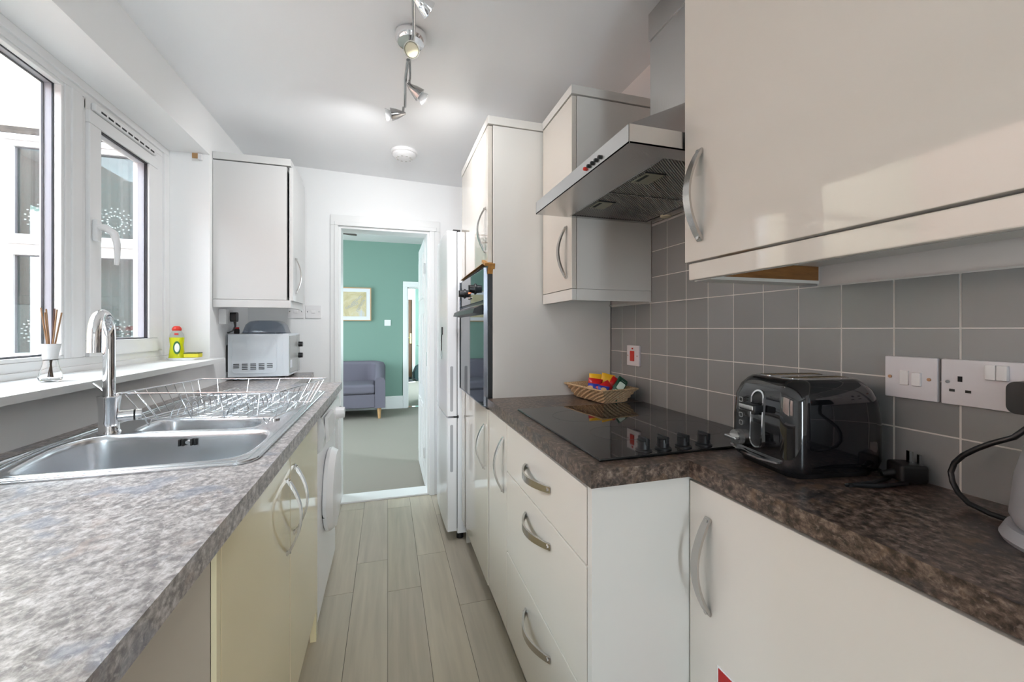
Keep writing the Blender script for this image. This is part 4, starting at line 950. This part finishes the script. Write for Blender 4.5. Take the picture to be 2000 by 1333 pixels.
for x, y in ((-.82, 2.68), (-.58, 2.68), (-.82, 2.91), (-.58, 2.91)): put('foot', MB().cyl((x, y, .910), (x, y, .932), .014, seg=12), M['black'], t)
# domed lid
mb = MB(); lo = []
for ix, z in ((0, 1.174), (0, 1.180), (.006, 1.20), (.014, 1.225), (.03, 1.243), (.055, 1.250)): lo.append([(x, y, z) for x, y in rrect(-.80 + ix, -.575 - ix, 2.68 + ix, 2.90 - ix, max(.055 - ix * .3, .01), 6)])
mb.loft(lo, False, True)
t = thing('plate_cover', 'smoky clear plastic plate cover on top of the microwave', 'plate cover', (-.69, 2.79, 1.174))
put('dome', mb, M['lid'], t, smooth=60)
put('rim', MB().tube([(x, y, 1.1765) for x, y in rrect(-.802, -.573, 2.678, 2.902, .056, 6)], .0025, 6, closed=True), M['lid'], t)
t = thing('jar', 'small dark jar with red lid beside the plate cover', 'jar', (-.825, 2.72, 1.172))
put('glass', MB().lathe([(.012, 0), (.014, .004), (.014, .024), (.011, .028)], (-.825, 2.72, 1.1725), seg=16), M['slot'], t)
put('lid', MB().cyl((-.825, 2.72, 1.2005), (-.825, 2.72, 1.210), .0125, .0125, 16), M['r_wrap'], t)

# sockets on left/back wall
t = thing('surface_socket', 'white surface mounted socket on the left wall with a black plug', 'socket', (-.85, 2.60, 1.225))
put('back_box', MB().box(-.86, -.825, 2.555, 2.66, 1.225, 1.308, .003), M['white_plastic'], t)
t2 = thing('microwave_plug', 'black plug with its lead in the socket behind the microwave', 'plug', (-.81, 2.63, 1.19))
put('plug', MB().prism(rrect(2.610, 2.650, 1.240, 1.292, .012), [], -.8245, -.795, lambda x, y, z: (z, x, y)), M['black'], t2)
put('lead', MB().tube([(-.807, 2.63, 1.245), (-.805, 2.63, 1.215), (-.815, 2.625, 1.190), (-.840, 2.62, 1.178)], [.008, .005, .004, .004], 10), M['black'], t2)
for x0, lab in ((-.524, 'white switch plate on the back wall beside the doorway'), (-.63, 'white socket plate on the back wall partly behind the wall cabinet')):
    t = thing('wall_socket', lab, 'socket', (x0 + .045, 3.05, 1.272))
    put('face_plate', MB().box(x0, x0 + .095, 3.040, 3.05, 1.272, 1.357, .002), M['white_plastic'], t)
    put('rocker', MB().box(x0 + .035, x0 + .060, 3.036, 3.041, 1.305, 1.325, .002), M['white_plastic'], t)
    for dx in (.012, .083): put('screw', MB().cyl((x0 + dx, 3.041, 1.315), (x0 + dx, 3.038, 1.315), .003, seg=10), M['chrome_dk'], t)

# diffuser on the sill
t = thing('reed_diffuser', 'glass reed diffuser with brown sticks on the window sill', 'diffuser', (-.905, 1.485, 1.052))
put('bottle', MB().lathe([(.018, 0), (.0235, .004), (.0245, .014), (.021, .030), (.0165, .048), (.0150, .068), (.0140, .068), (.0152, .048), (.0195, .030), (.0225, .014), (.020, .007), (0, .006)], (-.905, 1.485, 1.0525), seg=32), M['clear'], t)
put('collar', MB().lathe([(.0152, .060), (.0165, .076), (.0215, .106), (.0203, .106), (.0150, .076), (.0142, .062)], (-.905, 1.485, 1.0525), seg=32, cap=False), M['frostneck'], t)
for dx, dy, h, m in ((-.052, .018, .182, 'reed'), (-.040, -.002, .185, 'reed'), (-.018, -.004, .172, 'reed'), (.008, .006, .183, 'reed_dk'), (.022, .004, .180, 'reed'), (.030, .012, .172, 'reed')):
    c = Vector((-.905, 1.485, 1.0525)); a = YAW
    r_ = Vector((math.cos(a), -math.sin(a), 0)); f_ = Vector((math.sin(a), math.cos(a), 0))
    top = c + r_ * dx * .62 + f_ * dy + Vector((0, 0, h + .022)); bot = c - (r_ * dx + f_ * dy) * .15 + Vector((0, 0, .012))
    put('reed', MB().cyl(bot, top, .0019, seg=8), M[m], t)
# washing-up bottle, sponge in its dish
BCX, BCY = -.955, 2.335
t = thing('soap_dish', 'white dish holding the soap bottle and sponge on the sill', 'soap dish', (BCX + .03, BCY, 1.052))
put('dish', MB().loft([[(x, y, z) for x, y in rrect(BCX - .038 - e, BCX + .088 + e, BCY - .034 - e, BCY + .034 + e, .025)] for e, z in ((-.006, 1.0525), (0, 1.064), (-.003, 1.064), (-.008, 1.056))], True, True), M['white_plastic'], t)
t = thing('washing_up_bottle', 'yellow-green washing-up liquid bottle with red cap on the sill', 'bottle', (BCX, BCY, 1.0565))
mb = MB(); lo = []
def oval(hx, hy, z): return [(BCX + hx * math.cos(2 * PI * k / 24), BCY + hy * math.sin(2 * PI * k / 24), z) for k in range(24)]
for hx, hy, z in ((.030, .018, 0), (.033, .021, .006), (.029, .019, .04), (.0265, .018, .065), (.029, .019, .088), (.030, .019, .103)): lo.append(oval(hx, hy, 1.057 + z))
put('liquid_body', mb.loft(lo, True, True), M['soap'], t, smooth=60)
put('clear_shoulder', MB().loft([oval(.0302, .0192, 1.160), oval(.027, .017, 1.175), oval(.020, .014, 1.188), oval(.017, .013, 1.192)], False, True), M['clearp'], t, smooth=60)
put('cap', MB().lathe([(.017, 0), (.019, .004), (.018, .012), (.012, .020), (.005, .022), (0, .022)], (BCX, BCY, 1.192), seg=20), M['red'], t)
put('label', MB().prism([(.008 + .014 * math.cos(2 * PI * k / 24), .055 + .030 * math.sin(2 * PI * k / 24)) for k in range(24)], [], -.0225, -.017, lambda x, y, z: (BCX + x, BCY + z, 1.057 + y)), M['lab_green'], t)
put('label_panel', MB().prism([(.010 + .010 * math.cos(2 * PI * k / 24), .055 + .021 * math.sin(2 * PI * k / 24)) for k in range(24)], [], -.0235, -.0215, lambda x, y, z: (BCX + x, BCY + z, 1.057 + y)), M['w_wrap'], t)
put('neck_label', MB().box(BCX - .003, BCX + .012, BCY - .017, BCY - .013, 1.172, 1.180), M['r_wrap'], t)
t = thing('sponge', 'yellow sponge with dark scourer top lying in the soap dish', 'sponge', (BCX + .062, BCY, 1.0565))
put('foam', MB().box(BCX + .035, BCX + .095, BCY - .022, BCY + .026, 1.0645, 1.083, .003), M['sponge'], t)
put('scourer', MB().box(BCX + .035, BCX + .095, BCY - .022, BCY + .026, 1.083, 1.088, .001), M['scourer'], t)
t = thing('curtain_bracket', 'small brown and cream curtain bracket high on the window reveal', 'bracket', (-.93, 2.44, 2.05))
put('plate', MB().box(-.935, -.905, 2.440, 2.445, 2.055, 2.082, .001), M['oak'], t)
put('hook', MB().box(-.905, -.888, 2.425, 2.444, 2.045, 2.075, .002), M['white_plastic'], t)

# ------------------------------------------------------------------ ceiling things
t = thing('ceiling_spotlight_bar', 'chrome ceiling bar with four adjustable spotlights', 'light', (0.08, 1.525, ceil_z(.08)))
zc = ceil_z(.08)
put('ceiling_rose', MB().lathe([(.052, 0), (.056, -.006), (.054, -.024), (.046, -.034), (.02, -.036), (0, -.036)], (.080, 1.535, zc), seg=36), M['chrome'], t)
put('bar', MB().tube([(.074, 1.255, 2.203), (.079, 1.34, 2.205), (.086, 1.45, 2.208), (.084, 1.53, 2.208)], .0058, 12), M['chrome_dk'], t)
put('bar', MB().tube([(.074, 1.50, 2.205), (.080, 1.60, 2.204), (.086, 1.70, 2.20), (.084, 1.735, 2.198)], .0045, 12), M['chrome_dk'], t)
put('bar', MB().tube([(.072, 1.58, 2.196), (.068, 1.70, 2.193), (.072, 1.82, 2.190), (.074, 1.90, 2.188)], .0058, 12), M['chrome_dk'], t)
FILL_W = 9.5; R2 = math.radians
def head(p, d, open_cup):
    p, d = Vector(p), Vector(d).normalized()
    put_ = put('spotlight_head', MB().lathe([(.005, -.016), (.012, 0), (.021, .022), (.027, .046), (.027, .048), (.0235, .048)] + ([(.020, .016), (0, .014)] if open_cup else [(.0, .046)]), p, axis=d, seg=26), M['chrome'] if open_cup else M['chrome_dk'], t)
    if open_cup: put('bulb', MB().lathe([(.021, .026), (.0225, .044), (.019, .0455), (0, .046)], p, axis=d, seg=24), M['bulb'], put_)
    else: put('bulb', MB().lathe([(.014, .046), (.018, .052), (.0245, .066), (.025, .071), (.020, .071), (.0, .068)], p, axis=d, seg=24), M['bulbglass'], put_)
    if True:
        ld = bpy.data.lights.new('spot_fill_light', 'SPOT'); ld.energy = FILL_W * (0.22 if open_cup else 1); ld.spot_size = R2(130 if open_cup else 145); ld.spot_blend = 1.0; ld.shadow_soft_size = 0.03; ld.color = (0.96, 0.98, 1.0)  # added fill light; the bulbs are unlit, aim differs from the heads
        lo_ = bpy.data.objects.new('spot_fill_light', ld); COL.objects.link(lo_); lo_.parent = put_
        q_ = p + d * .088; lo_.location = q_ - ORG[t.name]; aim = Vector((.55, .62, -.85)) if open_cup else Vector((d.x * .35, .85, -.68)); lo_.rotation_euler = aim.to_track_quat('-Z', 'Y').to_euler()
    put('pivot', MB().cyl(p - d * .004, Vector((p.x * .6 + .079 * .4, p.y, 2.200)), .005, seg=10), M['chrome_dk'], put_)
head((.082, 1.268, 2.190), (.8, .35, -.35), True)
head((.080, 1.475, 2.170), (-.05, -.75, -.55), True)
head((.088, 1.715, 2.175), (.75, .10, -.5), False)
head((.062, 1.93, 2.170), (-.9, .05, -.18), False)
t = thing('smoke_alarm', 'round white smoke alarm on the ceiling before the doorway', 'smoke alarm', (.095, 2.56, ceil_z(.09)))
put('base', MB().lathe([(.078, 0), (.079, -.013), (.076, -.017), (.0, -.017)], (.095, 2.56, ceil_z(.09)), seg=40), M['white_plastic'], t)
put('cover', MB().lathe([(.067, -.014), (.068, -.028), (.056, -.040), (.034, -.044), (0, -.044)], (.095, 2.56, ceil_z(.09)), seg=40), M['white_plastic'], t)
mb = MB()
for k in range(10):
    a = 2 * PI * k / 10; mb.box(.095 + .042 * math.cos(a) - .006, .095 + .042 * math.cos(a) + .006, 2.56 + .042 * math.sin(a) - .002, 2.56 + .042 * math.sin(a) + .002, ceil_z(.09) - .0445, ceil_z(.09) - .040)
put('grille', mb, M['plinth'], t)

# ------------------------------------------------------------------ lounge beyond the doorway
t = thing('sofa', 'lilac grey fabric tub sofa in the green room', 'sofa', (-.82, 6.05, 0))
XR, XL, YF, YK = -.03, -1.60, 5.78, 6.44
def shell(off, z):
    r = .20; p = []
    x1, x0, y1 = XR - off, XL + off, YK - off
    p.append((x1, YF + .0)); 
    for k in range(9):
        a = PI / 2 * k / 8; rr = r - off * .5; p.append((x1 - rr + rr * math.cos(a), y1 - rr + rr * math.sin(a)))
    for k in range(9):
        a = PI / 2 + PI / 2 * k / 8; rr = r - off * .5; p.append((x0 + rr + rr * math.cos(a), y1 - rr + rr * math.sin(a)))
    p.append((x0, YF))
    return p
o_, i_ = shell(0, 0), shell(.13, 0)
N = len(o_)
def ht(y): q = max(0, min(1, (y - YF) / (YK - YF))); return .56 + .18 * (math.sin(q * PI / 2))
mb = MB(); rings = []
for k in range(N):
    (ox, oy), (ix, iy) = o_[k], i_[k]; h_ = ht(oy); mx, my = (ox + ix) / 2, (oy + iy) / 2
    rings.append([(ox, oy, .15), (ox, oy, h_ - .05), (ox * .85 + ix * .15, oy * .85 + iy * .15, h_ - .012), (mx, my, h_), (ix * .85 + ox * .15, iy * .85 + oy * .15, h_ - .012), (ix, iy, h_ - .05), (ix, iy, .15)])
mb.loft(rings, True, True)
put('back_and_arms', mb, M['sofa'], t, smooth=60)
put('seat_base', MB().box(XL + .12, XR - .12, YF + .02, YK - .12, .15, .335, .02), M['sofa'], t)
put('seat_cushion', MB().box(XL + .125, XR - .125, YF + .00, YK - .13, .335, .465, .04, 4), M['sofa'], t)
for x in (XL + .08, XR - .08):
    for y in (YF + .07, YK - .10): put('leg', MB().cyl((x, y, .15), (x + .005, y - .005, 0), .028, .018, 14), M['oak'], t)
t = thing('framed_picture', 'gold and silver leaf print in a thin gold frame on the green wall', 'picture', (-.67, 6.5, 1.32))
put('frame', MB().prism([(-1.10, 1.320), (-.233, 1.320), (-.233, 1.808), (-1.10, 1.808)], [[(-1.088, 1.332), (-.245, 1.332), (-.245, 1.796), (-1.088, 1.796)]], 6.465, 6.498, lambda x, y, z: (x, z, y)), M['oak'], t)
put('mount', MB().box(-1.088, -.245, 6.480, 6.484, 1.332, 1.796), M['paper'], t)
pr = put('print', MB().box(-1.02, -.300, 6.477, 6.480, 1.385, 1.745), M['gold'], t)
mb = MB(); rnd = random.Random(3)
for s_ in range(7):
    x, z = -.95 + s_ * .085, 1.44 + .05 * (s_ % 3); a = R(25 + 18 * (s_ % 4))
    for k in range(9):
        x += .022 * math.cos(a); z += .022 * math.sin(a)
        for sg in (-1, 1):
            b = a + sg * .8; lx, lz = x + .020 * math.cos(b), z + .020 * math.sin(b)
            if lz + .02 > 1.74 or lx > -.31: continue
            px, pz = -math.sin(b), math.cos(b)
            mb.prism([(x, z), ((x + lx) / 2 + px * .005, (z + lz) / 2 + pz * .005), (lx + .010 * math.cos(b), lz + .010 * math.sin(b)), ((x + lx) / 2 - px * .005, (z + lz) / 2 - pz * .005)], [], 6.4755, 6.4772, lambda u, v_, w_: (u, w_, v_))
put('leaf_sprays', mb, M['leafink'], pr)
t = thing('light_switch', 'small white switch plate on the green wall', 'switch', (0.0, 6.5, 1.25))
put('face_plate', MB().box(-.045, .045, 6.488, 6.5, 1.248, 1.338, .003), M['white_plastic'], t)
put('rocker', MB().box(-.012, .012, 6.483, 6.489, 1.275, 1.31, .002), M['white_plastic'], t)
t = thing('ceiling_fan', 'dark wood bladed ceiling fan in the green room', 'fan', (-.92, 5.12, 2.5))
put('motor', MB().cyl((-.92, 5.12, 2.5), (-.92, 5.12, 2.40), .02, seg=14).lathe([(.04, .05), (.09, .03), (.10, 0), (.08, -.04), (.03, -.06), (0, -.06)], (-.92, 5.12, 2.35), seg=28), M['brass'], t)
for k in range(5):
    a = math.atan2(.20, .56) + 2 * PI * k / 5
    m4 = Matrix.Translation((-.92, 5.12, 2.335)) @ Matrix.Rotation(a, 4, 'Z') @ Matrix.Rotation(R(24), 4, 'X')
    mb = MB().prism([(.10, -.03), (.20, -.05), (.52, -.062), (.585, -.05), (.60, 0), (.585, .05), (.52, .062), (.20, .05), (.10, .03)], [], -.003, .003).xf(m4)
    put('blade', mb, M['darkwood'], t)
t = thing('backpack', 'dark backpack on the hall floor by the brown door', 'bag', (.70, 9.85, 0))
put('bag_body', MB().loft([[(.72 + x, 9.88 + y, z) for x, y in rrect(-e, e, -.10, .10, .05)] for e, z in ((.11, 0.002), (.15, .04), (.15, .22), (.11, .33), (.05, .37))], True, True), M['bag'], t)
put('strap', MB().tube([(.62, 9.78, .30), (.55, 9.76, .20), (.56, 9.76, .06), (.64, 9.78, .03)], .014, 8), M['mist'], t)
def shoe(name, x, y, a, label):
    t = thing(name, label, 'shoe', (x, y, 0), 'dark shoes on the hall floor')
    m4 = Matrix.Translation((x, y, 0)) @ Matrix.Rotation(a, 4, 'Z')
    lo = []
    for sc, z in ((1, .004), (1, .02), (.97, .03)): lo.append([(px * sc, py * sc, z) for px, py in ((-.13, 0), (-.11, .03), (0, .035), (.08, .045), (.13, .02), (.14, 0), (.12, -.03), (.05, -.04), (-.1, -.032))])
    put('sole', MB().loft(lo, True, True).xf(m4), M['w_wrap'], t)
    lo = [[(px, py, .03) for px, py in ((-.125, 0), (-.105, .028), (0, .033), (.08, .04), (.125, .0), (.08, -.035), (0, -.035), (-.105, -.028))], [(px, py, z) for px, py, z in ((-.12, 0, .08), (-.10, .022, .08), (-.02, .025, .085), (.05, .022, .06), (.09, 0, .045), (.05, -.022, .06), (-.02, -.025, .085), (-.10, -.022, .08))]]
    put('upper', MB().loft(lo, True, True).xf(m4), M['mist'], t)
shoe('shoe', .47, 9.50, R(20), 'dark shoe lying nearest the hall doorway')
shoe('shoe', .50, 9.98, R(65), 'dark shoe lying against the brown front door')
